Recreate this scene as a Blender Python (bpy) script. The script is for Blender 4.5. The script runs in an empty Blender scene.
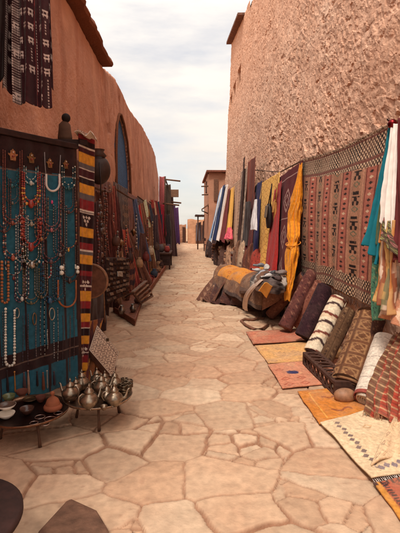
import bpy, math, random
import numpy as np
from mathutils import Vector, Matrix, Euler
R = math.radians
random.seed(7); rng = np.random.default_rng(7)
scene = bpy.context.scene
COL = scene.collection

# ------------------------------------------------------------------ camera
FPX, CX, CY = 430.0, 200.0, 266.5
EYE = Vector((0, 0, 1.6))
YAW, PITCH = math.atan(15 / FPX), math.atan(38.5 / FPX)
cam = bpy.data.cameras.new('camera'); camo = bpy.data.objects.new('camera', cam); COL.objects.link(camo)
cam.sensor_fit = 'HORIZONTAL'; cam.sensor_width = 36; cam.lens = 36 * FPX / 400
cam.clip_start = .05; cam.clip_end = 2000
camo.location = EYE; camo.rotation_euler = (R(90) - PITCH, 0, -YAW)
scene.camera = camo
CM = Euler((R(90) - PITCH, 0, -YAW)).to_matrix()

# ------------------------------------------------------------------ sky, sun, exposure
SUN_EL, SUN_AZ = R(58), R(26)          # sun behind the viewer, a little to the left
sd = Vector((-math.sin(SUN_AZ) * math.cos(SUN_EL), -math.cos(SUN_AZ) * math.cos(SUN_EL), math.sin(SUN_EL)))
world = bpy.data.worlds.new('World'); scene.world = world; world.use_nodes = True
nt = world.node_tree; nt.nodes.clear()
def N(nt, t, **k):
    n = nt.nodes.new(t)
    for a, b in k.items(): setattr(n, a, b)
    return n
wo = N(nt, 'ShaderNodeOutputWorld'); bg = N(nt, 'ShaderNodeBackground'); sky = N(nt, 'ShaderNodeTexSky')
sky.sky_type = 'NISHITA'; sky.sun_disc = False; sky.sun_elevation = SUN_EL
sky.sun_rotation = math.atan2(sd.x, sd.y); sky.dust_density = 2.0
tc = N(nt, 'ShaderNodeTexCoord'); mp = N(nt, 'ShaderNodeMapping'); mp.inputs['Scale'].default_value = (1.1, 1.0, 4.6)
mp.inputs['Location'].default_value = (.3, .2, .45)
no = N(nt, 'ShaderNodeTexNoise'); no.inputs['Scale'].default_value = 2.3; no.inputs['Detail'].default_value = 7; no.inputs['Roughness'].default_value = .55
cr = N(nt, 'ShaderNodeValToRGB'); cr.color_ramp.elements[0].position = .34; cr.color_ramp.elements[1].position = .56
cr.color_ramp.elements[0].color = (.58, .58, .58, 1); cr.color_ramp.elements[1].color = (1, 1, 1, 1)
no2 = N(nt, 'ShaderNodeTexNoise'); no2.inputs['Scale'].default_value = 5; no2.inputs['Detail'].default_value = 6
cc = N(nt, 'ShaderNodeMix', data_type='RGBA'); cc.inputs[6].default_value = (5.9, 5.5, 5.1, 1); cc.inputs[7].default_value = (7.2, 6.6, 5.9, 1)
mx = N(nt, 'ShaderNodeMix', data_type='RGBA')
L = nt.links.new
L(tc.outputs['Generated'], mp.inputs['Vector']); L(mp.outputs[0], no.inputs['Vector']); L(mp.outputs[0], no2.inputs['Vector'])
L(no.outputs[0], cr.inputs[0]); L(no2.outputs[0], cc.inputs[0]); L(cr.outputs[0], mx.inputs[0])
sx = N(nt, 'ShaderNodeSeparateXYZ'); L(tc.outputs['Generated'], sx.inputs[0])     # an overcast sky is brighter overhead
zp = N(nt, 'ShaderNodeMath', operation='POWER'); zm = N(nt, 'ShaderNodeMath', operation='MAXIMUM'); zm.inputs[1].default_value = 0; zp.inputs[1].default_value = 2
za = N(nt, 'ShaderNodeMath', operation='MULTIPLY_ADD'); za.inputs[1].default_value = 1.25; za.inputs[2].default_value = .93
L(sx.outputs[2], zm.inputs[0]); L(zm.outputs[0], zp.inputs[0]); L(zp.outputs[0], za.inputs[0])
vm = N(nt, 'ShaderNodeVectorMath', operation='SCALE'); L(cc.outputs[2], vm.inputs[0]); L(za.outputs[0], vm.inputs[3])
L(sky.outputs[0], mx.inputs[6]); L(vm.outputs[0], mx.inputs[7]); L(mx.outputs[2], bg.inputs[0]); L(bg.outputs[0], wo.inputs[0])
bg.inputs[1].default_value = .085
sun = bpy.data.lights.new('sun', 'SUN'); suno = bpy.data.objects.new('sun', sun); COL.objects.link(suno)
sun.energy = 1.5; sun.angle = R(11); sun.color = (1, .90, .78)
suno.rotation_euler = sd.to_track_quat('Z', 'Y').to_euler(); suno.location = (0, 0, 20)
scene.view_settings.view_transform = 'Standard'; scene.view_settings.look = 'None'
scene.view_settings.exposure = .92; scene.view_settings.gamma = 1
scene.view_settings.use_curve_mapping = False
scene.cycles.max_bounces = 8; scene.cycles.diffuse_bounces = 4

# ------------------------------------------------------------------ layout helpers (photo direction -> place in the alley)
def ray(px, py): return (CM @ Vector(((px - CX) / FPX, (CY - py) / FPX, -1))).normalized()
def hx(px, py, X): d = ray(px, py); return EYE + d * ((X - EYE.x) / d.x)
def hy(px, py, Y): d = ray(px, py); return EYE + d * (Y / d.y)
def hz(px, py, Z=0.): d = ray(px, py); return EYE + d * ((Z - EYE.z) / d.z)
def hp(px, py, P, n): d = ray(px, py); return EYE + d * ((P - EYE).dot(n) / d.dot(n))
def c(r, g, b): return tuple(((x / 255) / 12.92 if x <= 10 else ((x / 255 + .055) / 1.055) ** 2.4) for x in (r, g, b))
def A(*cs): return np.array(cs, float)

# ------------------------------------------------------------------ noise in numpy
def hsh(i, j, s=0):
    v = np.sin(i * 127.1 + j * 311.7 + s * 74.7) * 43758.5453
    return v - np.floor(v)
def vn(x, y, s=0):
    xi, yi = np.floor(x), np.floor(y); fx, fy = x - xi, y - yi
    fx = fx * fx * (3 - 2 * fx); fy = fy * fy * (3 - 2 * fy)
    a, b = hsh(xi, yi, s), hsh(xi + 1, yi, s); c_, d = hsh(xi, yi + 1, s), hsh(xi + 1, yi + 1, s)
    return (a + (b - a) * fx) * (1 - fy) + (c_ + (d - c_) * fx) * fy
def fbm(x, y, s=0, o=4):
    t = 0; a = .5
    for k in range(o): t = t + a * vn(x * 2 ** k, y * 2 ** k, s + k * 3.3); a *= .5
    return t
def voronoi(x, y, s=0, jit=.85, drop=0.):
    """cell centre, hash and exact distance to the nearest cell border"""
    xi, yi = np.floor(x), np.floor(y)
    best = np.full(x.shape, 1e9); bx = np.zeros(x.shape); by = np.zeros(x.shape); bh = np.zeros(x.shape)
    pts = []
    for di in range(-2, 3):
        for dj in range(-2, 3):
            ci, cj = xi + di, yi + dj
            px = ci + .5 + (hsh(ci, cj, s) - .5) * jit; py = cj + .5 + (hsh(ci, cj, s + 5) - .5) * jit
            if drop: px = np.where(hsh(ci, cj, s + 9) < drop, 1e4, px)
            pts.append((px, py)); d = (px - x) ** 2 + (py - y) ** 2
            m = d < best; best = np.where(m, d, best); bx = np.where(m, px, bx); by = np.where(m, py, by)
            bh = np.where(m, hsh(ci, cj, s + 13), bh)
    e = np.full(x.shape, 1e9)
    for px, py in pts:
        dx, dy = px - bx, py - by; l = np.sqrt(dx * dx + dy * dy)
        ok = (l > 1e-5) & (px < 5e3)
        dd = np.where(ok, ((px + bx) / 2 - x) * dx + ((py + by) / 2 - y) * dy, 1e9) / np.where(ok, l, 1)
        e = np.minimum(e, np.where(ok, dd, 1e9))
    return bx, by, bh, e
def sstep(a, b, x):
    t = np.clip((x - a) / (b - a), 0, 1); return t * t * (3 - 2 * t)

# ------------------------------------------------------------------ materials (base colour comes from the mesh's own dye / paint colour)
def make_mat(name, rough=.9, metal=0., nscale=12, nlo=.8, nhi=1.12, bscale=60, bstr=.25, bdist=.004, weave=0, sheen=0, spec=.3, coat=0, detail=5, dust=0):
    m = bpy.data.materials.new(name); m.use_nodes = True; t = m.node_tree; b = t.nodes['Principled BSDF']; l = t.links.new
    at = N(t, 'ShaderNodeAttribute', attribute_name='Col'); tcn = N(t, 'ShaderNodeTexCoord')
    n1 = N(t, 'ShaderNodeTexNoise'); n1.inputs['Scale'].default_value = nscale; n1.inputs['Detail'].default_value = detail
    mr = N(t, 'ShaderNodeMapRange'); mr.inputs[1].default_value = .3; mr.inputs[2].default_value = .7; mr.inputs[3].default_value = nlo; mr.inputs[4].default_value = nhi
    mu = N(t, 'ShaderNodeMix', data_type='RGBA', blend_type='MULTIPLY'); mu.inputs[0].default_value = 1
    l(tcn.outputs['Object'], n1.inputs['Vector']); l(n1.outputs[0], mr.inputs[0]); l(at.outputs['Color'], mu.inputs[6]); l(mr.outputs[0], mu.inputs[7])
    out = mu.outputs[2]
    if dust:
        nd = N(t, 'ShaderNodeTexNoise'); nd.inputs['Scale'].default_value = 3.1; nd.inputs['Detail'].default_value = 8; nd.inputs['Roughness'].default_value = .7
        md = N(t, 'ShaderNodeMapRange'); md.inputs[1].default_value = .45; md.inputs[2].default_value = .68; md.inputs[3].default_value = 0; md.inputs[4].default_value = dust
        mm = N(t, 'ShaderNodeMix', data_type='RGBA'); mm.inputs[7].default_value = (.47, .32, .22, 1)
        l(tcn.outputs['Object'], nd.inputs['Vector']); l(nd.outputs[0], md.inputs[0]); l(md.outputs[0], mm.inputs[0]); l(out, mm.inputs[6]); out = mm.outputs[2]
    l(out, b.inputs['Base Color'])
    b.inputs['Roughness'].default_value = rough; b.inputs['Metallic'].default_value = metal; b.inputs['Specular IOR Level'].default_value = spec
    if sheen: b.inputs['Sheen Weight'].default_value = sheen
    if coat: b.inputs['Coat Weight'].default_value = coat
    n2 = N(t, 'ShaderNodeTexNoise'); n2.inputs['Scale'].default_value = bscale; n2.inputs['Detail'].default_value = 6
    bp = N(t, 'ShaderNodeBump'); bp.inputs['Strength'].default_value = bstr; bp.inputs['Distance'].default_value = bdist
    l(tcn.outputs['Object'], n2.inputs['Vector']); h = n2.outputs[0]
    if weave:
        v = N(t, 'ShaderNodeTexWave', bands_direction='Z'); v.inputs['Scale'].default_value = weave; v.inputs['Distortion'].default_value = 2
        l(tcn.outputs['Object'], v.inputs['Vector']); ad = N(t, 'ShaderNodeMath', operation='ADD'); l(h, ad.inputs[0]); l(v.outputs[1], ad.inputs[1]); h = ad.outputs[0]
    l(h, bp.inputs['Height']); l(bp.outputs[0], b.inputs['Normal'])
    return m
M = dict(
    fabric=make_mat('woven_fabric', .95, nscale=25, nlo=.72, nhi=1.15, bscale=140, bstr=.5, bdist=.003, weave=60, sheen=.15, spec=.1, dust=.0),
    rug=make_mat('wool_rug', .97, nscale=40, nlo=.7, nhi=1.15, bscale=220, bstr=.7, bdist=.004, sheen=.1, spec=.08, dust=.35),
    carpet=make_mat('hung_carpet', .97, nscale=40, nlo=.74, nhi=1.15, bscale=220, bstr=.7, bdist=.004, sheen=.03, spec=.06, dust=.06),
    silk=make_mat('thin_scarf_cloth', .8, nscale=9, nlo=.85, nhi=1.1, bscale=60, bstr=.3, bdist=.004, spec=.25),
    metal=make_mat('tarnished_metal', .33, .9, nscale=30, nlo=.45, nhi=1.1, bscale=90, bstr=.25, bdist=.002, spec=.5),
    bead=make_mat('beads', .35, nscale=90, nlo=.6, nhi=1.15, bscale=80, bstr=.1, bdist=.001, spec=.5, coat=.2),
    clay=make_mat('fired_clay', .8, nscale=14, nlo=.75, nhi=1.1, bscale=70, bstr=.3, bdist=.002),
    glaze=make_mat('glazed_pottery', .25, nscale=10, nlo=.85, nhi=1.05, bscale=20, bstr=.08, bdist=.002, spec=.5),
    wood=make_mat('worn_wood', .75, nscale=18, nlo=.55, nhi=1.2, bscale=45, bstr=.5, bdist=.004, weave=6),
    leather=make_mat('old_leather', .55, nscale=20, nlo=.6, nhi=1.2, bscale=90, bstr=.4, bdist=.002, spec=.4),
    mud=make_mat('mud_plaster', .97, nscale=1.3, nlo=.80, nhi=1.12, bscale=26, bstr=.9, bdist=.02, spec=.1, detail=9),
    rubble=make_mat('rubble_and_mud', .97, nscale=7, nlo=.80, nhi=1.12, bscale=34, bstr=.7, bdist=.012, spec=.1, detail=8),
    flag=make_mat('flagstone', .88, nscale=16, nlo=.80, nhi=1.13, bscale=60, bstr=.6, bdist=.006, spec=.2, detail=9, dust=.22),
    stone=make_mat('rough_stone', .9, nscale=14, nlo=.6, nhi=1.2, bscale=40, bstr=.9, bdist=.01),
)

# crisp small stones in the rubble wall: an extra cell pattern drives the relief only
_t = M['rubble'].node_tree; _v = N(_t, 'ShaderNodeTexVoronoi'); _v.feature = 'F1'; _v.inputs['Scale'].default_value = 17; _v.inputs['Randomness'].default_value = 1
_m = N(_t, 'ShaderNodeMapping'); _m.inputs['Scale'].default_value = (1, .62, 1.1); _m.inputs['Rotation'].default_value = (R(28), 0, 0)
_c = [n for n in _t.nodes if n.type == 'TEX_COORD'][0]; _b = [n for n in _t.nodes if n.type == 'BUMP'][0]; _h = _b.inputs['Height'].links[0].from_socket
_a = N(_t, 'ShaderNodeMath', operation='ADD'); _t.links.new(_c.outputs['Object'], _m.inputs[0]); _t.links.new(_m.outputs[0], _v.inputs['Vector'])
_s = N(_t, 'ShaderNodeSeparateColor'); _t.links.new(_v.outputs['Color'], _s.inputs[0]); _t.links.new(_s.outputs[0], _a.inputs[0]); _t.links.new(_h, _a.inputs[1]); _t.links.new(_a.outputs[0], _b.inputs['Height'])
_b.inputs['Distance'].default_value = .006; _b.inputs['Strength'].default_value = .9

# ------------------------------------------------------------------ mesh building
WL = {}
def tag(o, label=None, cat=None, group=None, kind=None):
    if label: o['label'] = label
    if cat: o['category'] = cat
    if group: o['group'] = group
    if kind: o['kind'] = kind
    return o
def thing(name, label, cat, loc=(0, 0, 0), group=None):
    o = bpy.data.objects.new(name, None); o.empty_display_size = .1; COL.objects.link(o); o.location = loc
    WL[o.name] = Vector(loc); return tag(o, label, cat, group)
class MB:
    def __init__(s): s.V = []; s.F = []; s.C = []; s.n = 0
    def add(s, V, F, col):
        V = np.asarray(V, float).reshape(-1, 3); col = np.asarray(col, float)
        if col.ndim == 1: col = np.tile(col, (len(V), 1))
        s.V.append(V); s.C.append(col.reshape(-1, 3)); n = s.n
        s.F += [tuple(i + n for i in f) for f in F]; s.n += len(V); return s
    def box(s, ctr, size, col, rot=None):
        a, b, h = [x / 2 for x in size]
        V = [Vector((x * a, y * b, z * h)) for x in (-1, 1) for y in (-1, 1) for z in (-1, 1)]
        if rot is not None: V = [rot @ v for v in V]
        V = [v + Vector(ctr) for v in V]
        return s.add([tuple(v) for v in V], [(0, 1, 3, 2), (4, 6, 7, 5), (0, 4, 5, 1), (2, 3, 7, 6), (0, 2, 6, 4), (1, 5, 7, 3)], col)
    def beam(s, p0, p1, w, t, col, up=Vector((0, 0, 1))):
        p0, p1 = Vector(p0), Vector(p1); d = (p1 - p0); ln = d.length; d.normalize()
        a = d.cross(up);
        if a.length < 1e-3: a = d.cross(Vector((1, 0, 0)))
        a.normalize(); b = a.cross(d).normalized()
        return s.box((p0 + p1) / 2, (ln, w, t), col, Matrix((d, a, b)).transposed())
    def grid(s, P, col, closeu=False):
        P = np.asarray(P, float); nv, nu = P.shape[:2]; col = np.asarray(col, float)
        if col.ndim == 1: col = np.tile(col, (nv * nu, 1))
        F = []
        for j in range(nv - 1):
            for i in range(nu if closeu else nu - 1):
                i2 = (i + 1) % nu; F.append((j * nu + i, j * nu + i2, (j + 1) * nu + i2, (j + 1) * nu + i))
        return s.add(P.reshape(-1, 3), F, col.reshape(-1, 3))
    def tube(s, pts, r, col, n=8, cap=True):
        pts = [Vector(p) for p in pts]; m = len(pts); rs = r if hasattr(r, '__len__') else [r] * m
        rows = []; up = Vector((.13, .21, .97)); prev = None
        for i, p in enumerate(pts):
            d = (pts[min(i + 1, m - 1)] - pts[max(i - 1, 0)]).normalized()
            a = prev - d * prev.dot(d) if prev is not None else d.cross(up)
            if a.length < 1e-4: a = d.cross(Vector((1, 0, 0)))
            a.normalize(); prev = a; b = d.cross(a)
            rows.append([tuple(p + (a * math.cos(t) + b * math.sin(t)) * rs[i]) for t in [2 * math.pi * k / n for k in range(n)]])
        col = np.asarray(col, float)
        if col.ndim == 2 and len(col) == m: col = np.repeat(col, n, axis=0)
        n0 = s.n; s.grid(np.array(rows), col, True)
        if cap:
            s.F.append(tuple(n0 + k for k in range(n))[::-1]); s.F.append(tuple(n0 + (m - 1) * n + k for k in range(n)))
        return s
    def lathe(s, prof, o, col, n=20, tilt=None, sq=(1, 1)):
        rows = []
        for r, z in prof:
            row = []
            for k in range(n):
                t = 2 * math.pi * k / n; v = Vector((r * math.cos(t) * sq[0], r * math.sin(t) * sq[1], z))
                if tilt is not None: v = tilt @ v
                row.append(tuple(v + Vector(o)))
            rows.append(row)
        col = np.asarray(col, float)
        if col.ndim == 2 and len(col) == len(prof): col = np.repeat(col, n, axis=0)
        return s.grid(np.array(rows), col, True)
    def ball(s, o, r, col, n=8, m=6, sc=(1, 1, 1), rot=None):
        rr = [max(math.sin(math.pi * i / m), 1e-3) for i in range(m + 1)]; zz = [-math.cos(math.pi * i / m) for i in range(m + 1)]
        rows = []
        for a, z in zip(rr, zz):
            row = []
            for k in range(n):
                v = Vector((a * math.cos(2 * math.pi * k / n) * sc[0], a * math.sin(2 * math.pi * k / n) * sc[1], z * sc[2])) * r
                if rot is not None: v = rot @ v
                row.append(tuple(v + Vector(o)))
            rows.append(row)
        return s.grid(np.array(rows), col, True)
    def build(s, name, mat, parent=None, smooth=True, solid=0, bevel=0, loc=None, sub=0):
        V = np.concatenate(s.V); C_ = np.concatenate(s.C)
        if parent is not None: o0 = WL[parent.name]
        elif loc is not None: o0 = Vector(loc)
        else: o0 = Vector(((V[:, 0].min() + V[:, 0].max()) / 2, (V[:, 1].min() + V[:, 1].max()) / 2, V[:, 2].min()))
        me = bpy.data.meshes.new(name); me.from_pydata((V - np.array(o0)).tolist(), [], s.F)
        at = me.color_attributes.new('Col', 'FLOAT_COLOR', 'POINT')
        at.data.foreach_set('color', np.concatenate([np.clip(C_, 0, 1), np.ones((len(C_), 1))], 1).astype(np.float32).ravel())
        me.materials.append(M[mat]); me.validate()
        if smooth: me.polygons.foreach_set('use_smooth', [True] * len(me.polygons))
        o = bpy.data.objects.new(name, me); COL.objects.link(o)
        if parent is not None: o.parent = parent; WL[o.name] = o0.copy()
        else: o.location = o0; WL[o.name] = Vector(o0)
        if bevel:
            b = o.modifiers.new('bevel', 'BEVEL'); b.width = bevel; b.segments = 2; b.limit_method = 'ANGLE'; b.angle_limit = R(40)
        if solid:
            q = o.modifiers.new('thickness', 'SOLIDIFY'); q.thickness = solid; q.offset = 0
        if sub:
            q = o.modifiers.new('sub', 'SUBSURF'); q.levels = sub; q.render_levels = sub
        return o
def dup(root, loc, rz=0, label=None, scale=1):
    r = root.copy(); COL.objects.link(r); r.location = loc; r.rotation_euler = (0, 0, rz); r.scale = (scale,) * 3
    if label: r['label'] = label
    for ch in list(root.children):
        k = ch.copy(); COL.objects.link(k); k.parent = r
        for g in list(ch.children): d = g.copy(); COL.objects.link(d); d.parent = k
    return r
def fastgrid(name, P, col, mat, kind=None, parent=None):
    nv, nu = P.shape[:2]; me = bpy.data.meshes.new(name)
    i = np.arange(nu - 1)[None, :]; j = np.arange(nv - 1)[:, None]; a = j * nu + i
    F = np.stack([a, a + 1, a + 1 + nu, a + nu], -1).reshape(-1, 4)
    me.vertices.add(nv * nu); me.vertices.foreach_set('co', P.astype(np.float32).ravel())
    me.loops.add(F.size); me.loops.foreach_set('vertex_index', F.astype(np.int32).ravel())
    me.polygons.add(len(F)); me.polygons.foreach_set('loop_start', np.arange(0, F.size, 4, dtype=np.int32))
    me.polygons.foreach_set('use_smooth', np.ones(len(F), bool)); me.update(calc_edges=True)
    at = me.color_attributes.new('Col', 'FLOAT_COLOR', 'POINT')
    cc_ = np.ones((nv * nu, 4), np.float32); cc_[:, :3] = np.clip(col.reshape(-1, 3), 0, 1); at.data.foreach_set('color', cc_.ravel())
    me.materials.append(M[mat]); o = bpy.data.objects.new(name, me); COL.objects.link(o)
    if kind: o['kind'] = kind
    if parent is not None: o.parent = parent
    WL[o.name] = Vector((0, 0, 0))
    return o
def mixc(a, b, t): t = np.asarray(t)[..., None]; return np.asarray(a) * (1 - t) + np.asarray(b) * t

# ================================================================== SETTING
# ---- ground sheet to the horizon
mb = MB(); mb.add([(-900, -300, -.05), (900, -300, -.05), (900, 1500, -.05), (-900, 1500, -.05)], [(0, 1, 2, 3)], c(190, 150, 118))
g = mb.build('ground', 'mud', smooth=False, loc=(0, 0, 0)); g['kind'] = 'structure'
# ---- flagstone path
ys = [.6]
while ys[-1] < 60: ys.append(ys[-1] + max(.009, .0038 * ys[-1]))
ys = np.array(ys); xs = np.linspace(-1.95, 2.45, 440)
X, Y = np.meshgrid(xs, ys)
wx = X + .12 * (fbm(X * 2.2, Y * 2.2, 3) - .5) + .030 * (fbm(X * 9, Y * 9, 8) - .5); wy = Y + .14 * (fbm(X * 2.2, Y * 2.2, 4) - .5) + .030 * (fbm(X * 9, Y * 9, 9) - .5)
bx, by, bh, e = voronoi(wx / .385 + .17 * wy, wy / .30 - .1 * wx, 2, .98, .26)
e = e * .335
sx_, sy_, sh_, se_ = voronoi(wx / .20 - .2 * wy, wy / .17 + .2 * wx, 12, .9, .1)
brk = hsh(bx * 2.9, by * 6.3, 8) < .15; hit = brk & (se_ * .185 < e)
e = np.where(brk, np.minimum(e, se_ * .185), e); bx = np.where(brk, bx + sx_ * .37, bx); by = np.where(brk, by + sy_ * .41, by); bh = np.where(brk, sh_, bh)
crack = (.0022 + .009 * vn(X * 2.3, Y * 2.3, 21) ** 2.2) * (1 + .13 * Y)
pres = .15 + .85 * sstep(.28, .5, vn(X * 1.9, Y * 1.9, 33))          # joints are dust-filled in places
joint = 1 - sstep(crack * .6, crack * 1.35, e)
tx = (hsh(bx * 7.3, by * 3.1, 1) - .5); ty = (hsh(bx * 5.3, by * 9.1, 2) - .5)
Z = .016 * (bh - .5) + .010 * (tx * np.sin(X * 2.1 + bh * 9) + ty * np.cos(Y * 2.3 + bh * 7)) \
    + .010 * fbm(X * 6, Y * 6, 40) + .0035 * fbm(X * 30, Y * 30, 41)
# chipped rounded shoulders
Z += .004 * (vn(X * 9, Y * 9, 43) - .5) + .005 * (np.floor(fbm(X * 5, Y * 5, 44) * 7) / 7 - .5)
Z -= (.0015 * (1 - sstep(0, .010, e)) + joint * (.005 + .013 * pres))
Z += .03 * fbm(X * .6, Y * .6, 60) - .015
base = A(*c(207, 181, 153)); warm = A(*c(199, 164, 134)); pale = A(*c(229, 208, 180))
colr = mixc(base, warm, hsh(bx * 3.7, by * 5.9, 3)); colr = mixc(colr, pale, .55 * sstep(.6, 1, hsh(bx * 2.7, by * 8.9, 4)))
colr = mixc(colr, A(*c(186, 142, 112)), .6 * fbm(X * 3.5, Y * 3.5, 51))
colr = colr * (.78 + .22 * hsh(bx * 1.7, by * 4.3, 6))[..., None]
colr = mixc(colr, A(*c(138, 98, 74)), np.clip(joint * (.35 + .6 * pres), 0, 1))
colr = mixc(colr, A(*c(176, 134, 108)), .35 * (1 - sstep(0, .035, e)) * fbm(X * 9, Y * 9, 61) * 1.6)
colr = mixc(colr, A(*c(184, 138, 110)), .5 * (1 - sstep(-1.4, -.7, X + .3 * fbm(X * 2, Y * 1.4, 70))))   # redder towards the left side
spots = sstep(.80, .92, vn(X * 22, Y * 22, 77)) * sstep(.5, .7, vn(X * 3, Y * 3, 78)); colr = mixc(colr, A(*c(150, 112, 90)), spots * .35)
stain = sstep(.52, .72, fbm(X * 1.3, Y * 1.3, 81)); colr = mixc(colr, A(*c(178, 134, 108)), stain * .35)
fastgrid('path', np.stack([X, Y, Z], -1), colr, 'flag', 'structure')

# ---- left mud-plastered wall
LX = -1.65
ltop_y = [0.3, 6, 9.3, 10.9, 13.9, 17.7, 21.5, 25.3, 27, 28.2]; ltop_z = [5.0, 4.95, 5.0, 5.35, 5.35, 5.8, 5.95, 5.85, 5.5, 5.0]
wl = thing('mud_wall', 'tall smooth red mud plastered wall along the left side of the alley', 'wall', (LX, 14, 0))
ys2 = [.3]
while ys2[-1] < 28.2: ys2.append(ys2[-1] + max(.02, .005 * ys2[-1]))
ys2[-1] = 28.2; ys2 = np.array(ys2); tt = np.linspace(0, 1, 260)
Yl, T = np.meshgrid(ys2, tt); top = np.interp(Yl, ltop_y, ltop_z) + .10 * (fbm(Yl * 1.3, Yl * 0, 5) - .5) + .04 * (fbm(Yl * 7, Yl * 0, 6) - .5)
Zl = T * top
Xl = LX - .008 * Zl + .10 * (fbm(Yl * .7, Zl * .7, 11) - .5) + .05 * (fbm(Yl * 2.6, Zl * 2.6, 12) - .5) + .012 * (fbm(Yl * 11, Zl * 11, 14) - .5)
Xl -= .12 * sstep(.965, 1, T) ** 2
arch_px = [(117, 240), (116.6, 150), (117.4, 124), (119.5, 114), (121.5, 114.5), (124.5, 124), (127.8, 142), (130.3, 168), (131.3, 195), (131.6, 240)]
arch = [(lambda q: (q.y, q.z))(hx(x, y, -1.64)) for x, y in arch_px]
ins = np.zeros(Yl.shape, bool)
for i_ in range(len(arch)):
    (y1_, z1_), (y2_, z2_) = arch[i_], arch[(i_ + 1) % len(arch)]; cond = ((z1_ > Zl) != (z2_ > Zl)) & (Yl < (y2_ - y1_) * (Zl - z1_) / (z2_ - z1_ + 1e-9) + y1_); ins ^= cond
Xl = np.where(ins, Xl - .20, Xl)
pit = sstep(.80, .90, vn(Yl * 3.1, Zl * 3.7, 91)) * sstep(.55, .7, vn(Yl * .6, Zl * .6, 92)); Xl -= .03 * pit
Xl -= .018 * (1 - sstep(0, .035, np.abs(fbm(Yl * .9, Zl * .45, 93) - .47))) * sstep(.45, .6, fbm(Yl * .5, Zl * .5, 94))
colr = mixc(A(*c(198, 150, 128)), A(*c(180, 128, 106)), fbm(Yl * 1.1, Zl * .8, 16)); colr = mixc(colr, A(*c(216, 166, 138)), .5 * sstep(.5, .75, fbm(Yl * 2.2 + Zl * .6, Zl * 1.1, 17)))
colr = mixc(colr, A(*c(150, 100, 80)), .5 * sstep(.58, .72, fbm(Yl * 1.9, Zl * .5 + 3, 18)))
colr = mixc(colr, A(*c(168, 112, 88)), .55 * sstep(.5, .7, fbm(Yl * 5, Zl * .45, 19)) * sstep(.3, .9, T)); colr = mixc(colr, A(*c(140, 92, 74)), .6 * pit)
P = np.stack([Xl, Yl, Zl], -1) - np.array([LX, 14, 0])
o = fastgrid('wall_face', P, colr, 'mud', parent=wl)
mb = MB()   # body of the wall behind its face
pr = [(y, z - .06) for y, z in zip(ltop_y, ltop_z)]
V = []; 
for xx in (LX - .34, LX - 3.0):
    V += [(xx, pr[0][0], 0)] + [(xx, y, z) for y, z in pr] + [(xx, pr[-1][0], 0)]
n = len(V) // 2; F = [tuple(range(n)), tuple(range(2 * n - 1, n - 1, -1))] + [(i, i + n, (i + 1) % n + n, (i + 1) % n) for i in range(n)]
mb.add(V, F, c(168, 106, 80)); mb.build('wall_body', 'mud', wl, smooth=False)
mb = MB(); ac = (sum(a[0] for a in arch) / len(arch), sum(a[1] for a in arch) / len(arch)); big = [(ac[0] + (y - ac[0]) * 1.06, ac[1] + (z - ac[1]) * 1.02) for y, z in arch]
nA = len(big); mb.add([(LX - .085, y, z) for y, z in arch] + [(LX - .13, y, z) for y, z in arch], [tuple(range(nA)), tuple(range(nA, 2 * nA))[::-1]] + [(i, i + nA, (i + 1) % nA + nA, (i + 1) % nA) for i in range(nA)], c(40, 88, 136))
o = mb.build('door', 'wood', wl, smooth=False); o['label'] = 'dark blue door set in a tall arched opening of the mud wall'
mb = MB(); mb.tube([(LX + .0, y, z) for y, z in arch], .035, c(120, 78, 58), 6); mb.build('door_shadow_rim', 'mud', wl)  # dark rim paints in the shadow outline of the recess
# broken-edged coping that overhangs on the near half
mb = MB(); nu = 70; rows = []
for k in range(nu):
    y = .3 + 9.2 * k / (nu - 1); j = .05 * (random.random() - .5); zb = 4.78 + .02 * y + .02 * math.sin(y * 2.1)
    rows.append([(LX - .3, y, zb), (LX + .13 + j, y, zb + .01), (LX + .16 + j, y, zb + .05), (LX + .12 + j, y, zb + .13 + .02 * random.random()), (LX - .3, y, zb + .2)])
mb.grid(np.array(rows), c(128, 80, 60)); mb.F.append((0, 1, 2, 3, 4)); q = (nu - 1) * 5; mb.F.append((q + 4, q + 3, q + 2, q + 1, q))
mb.build('coping', 'mud', wl, smooth=False)

# ---- right rubble and mud wall, leaning slightly back
RX, BAT = 2.12, .040
rtop_y = [.3, 8, 14, 15.6, 17.4, 17.5, 19, 21, 24.6]; rtop_z = [9.6, 9.7, 9.9, 9.95, 10.0, 10.45, 10.6, 11.0, 11.7]
wr = thing('rubble_wall', 'very tall rough stone and mud wall rising on the right side of the alley', 'wall', (RX, 12, 0))
ys3 = [1.2]
while ys3[-1] < 24.6: ys3.append(ys3[-1] + max(.014, .0036 * ys3[-1]))
ys3[-1] = 24.6; ys3 = np.array(ys3)
zs = np.concatenate([np.arange(0, 5.2, .016), np.linspace(5.2, 1, 0), 5.2 + (np.linspace(0, 1, 230)) * 6.6]); 
Yr, Tz = np.meshgrid(ys3, zs / zs[-1])
topr = np.interp(Yr, rtop_y, rtop_z) + .05 * (fbm(Yr * 3, Yr * 0, 5) - .5)
Zr = np.minimum(Tz * 11.8, topr)
a_, b_ = Yr * .86 + Zr * .42, -Yr * .42 + Zr * .9
def facets(a, b, sc, s, el=1.7):
    wa = a + .25 * sc * (fbm(a / sc * 1.1, b / sc * 1.1, s + 2) - .5); wb = b + .25 * sc * (fbm(a / sc * 1.1, b / sc * 1.1, s + 3) - .5)
    u, v = wa / (sc * el), wb / sc; bx, by, bh, e = voronoi(u, v, s, .95, .15)
    sx, sy = hsh(bx * 3.3, by * 7.7, s + 1) - .5, hsh(bx * 9.3, by * 2.7, s + 2) - .5
    return bh, e, (u - bx) * sx + (v - by) * sy
h1, e1, f1 = facets(a_, b_, .115, 101, 1.9); h2, e2, f2 = facets(a_ * .9 + b_ * .4, b_ * .9 - a_ * .4, .055, 120, 1.6)
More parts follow.
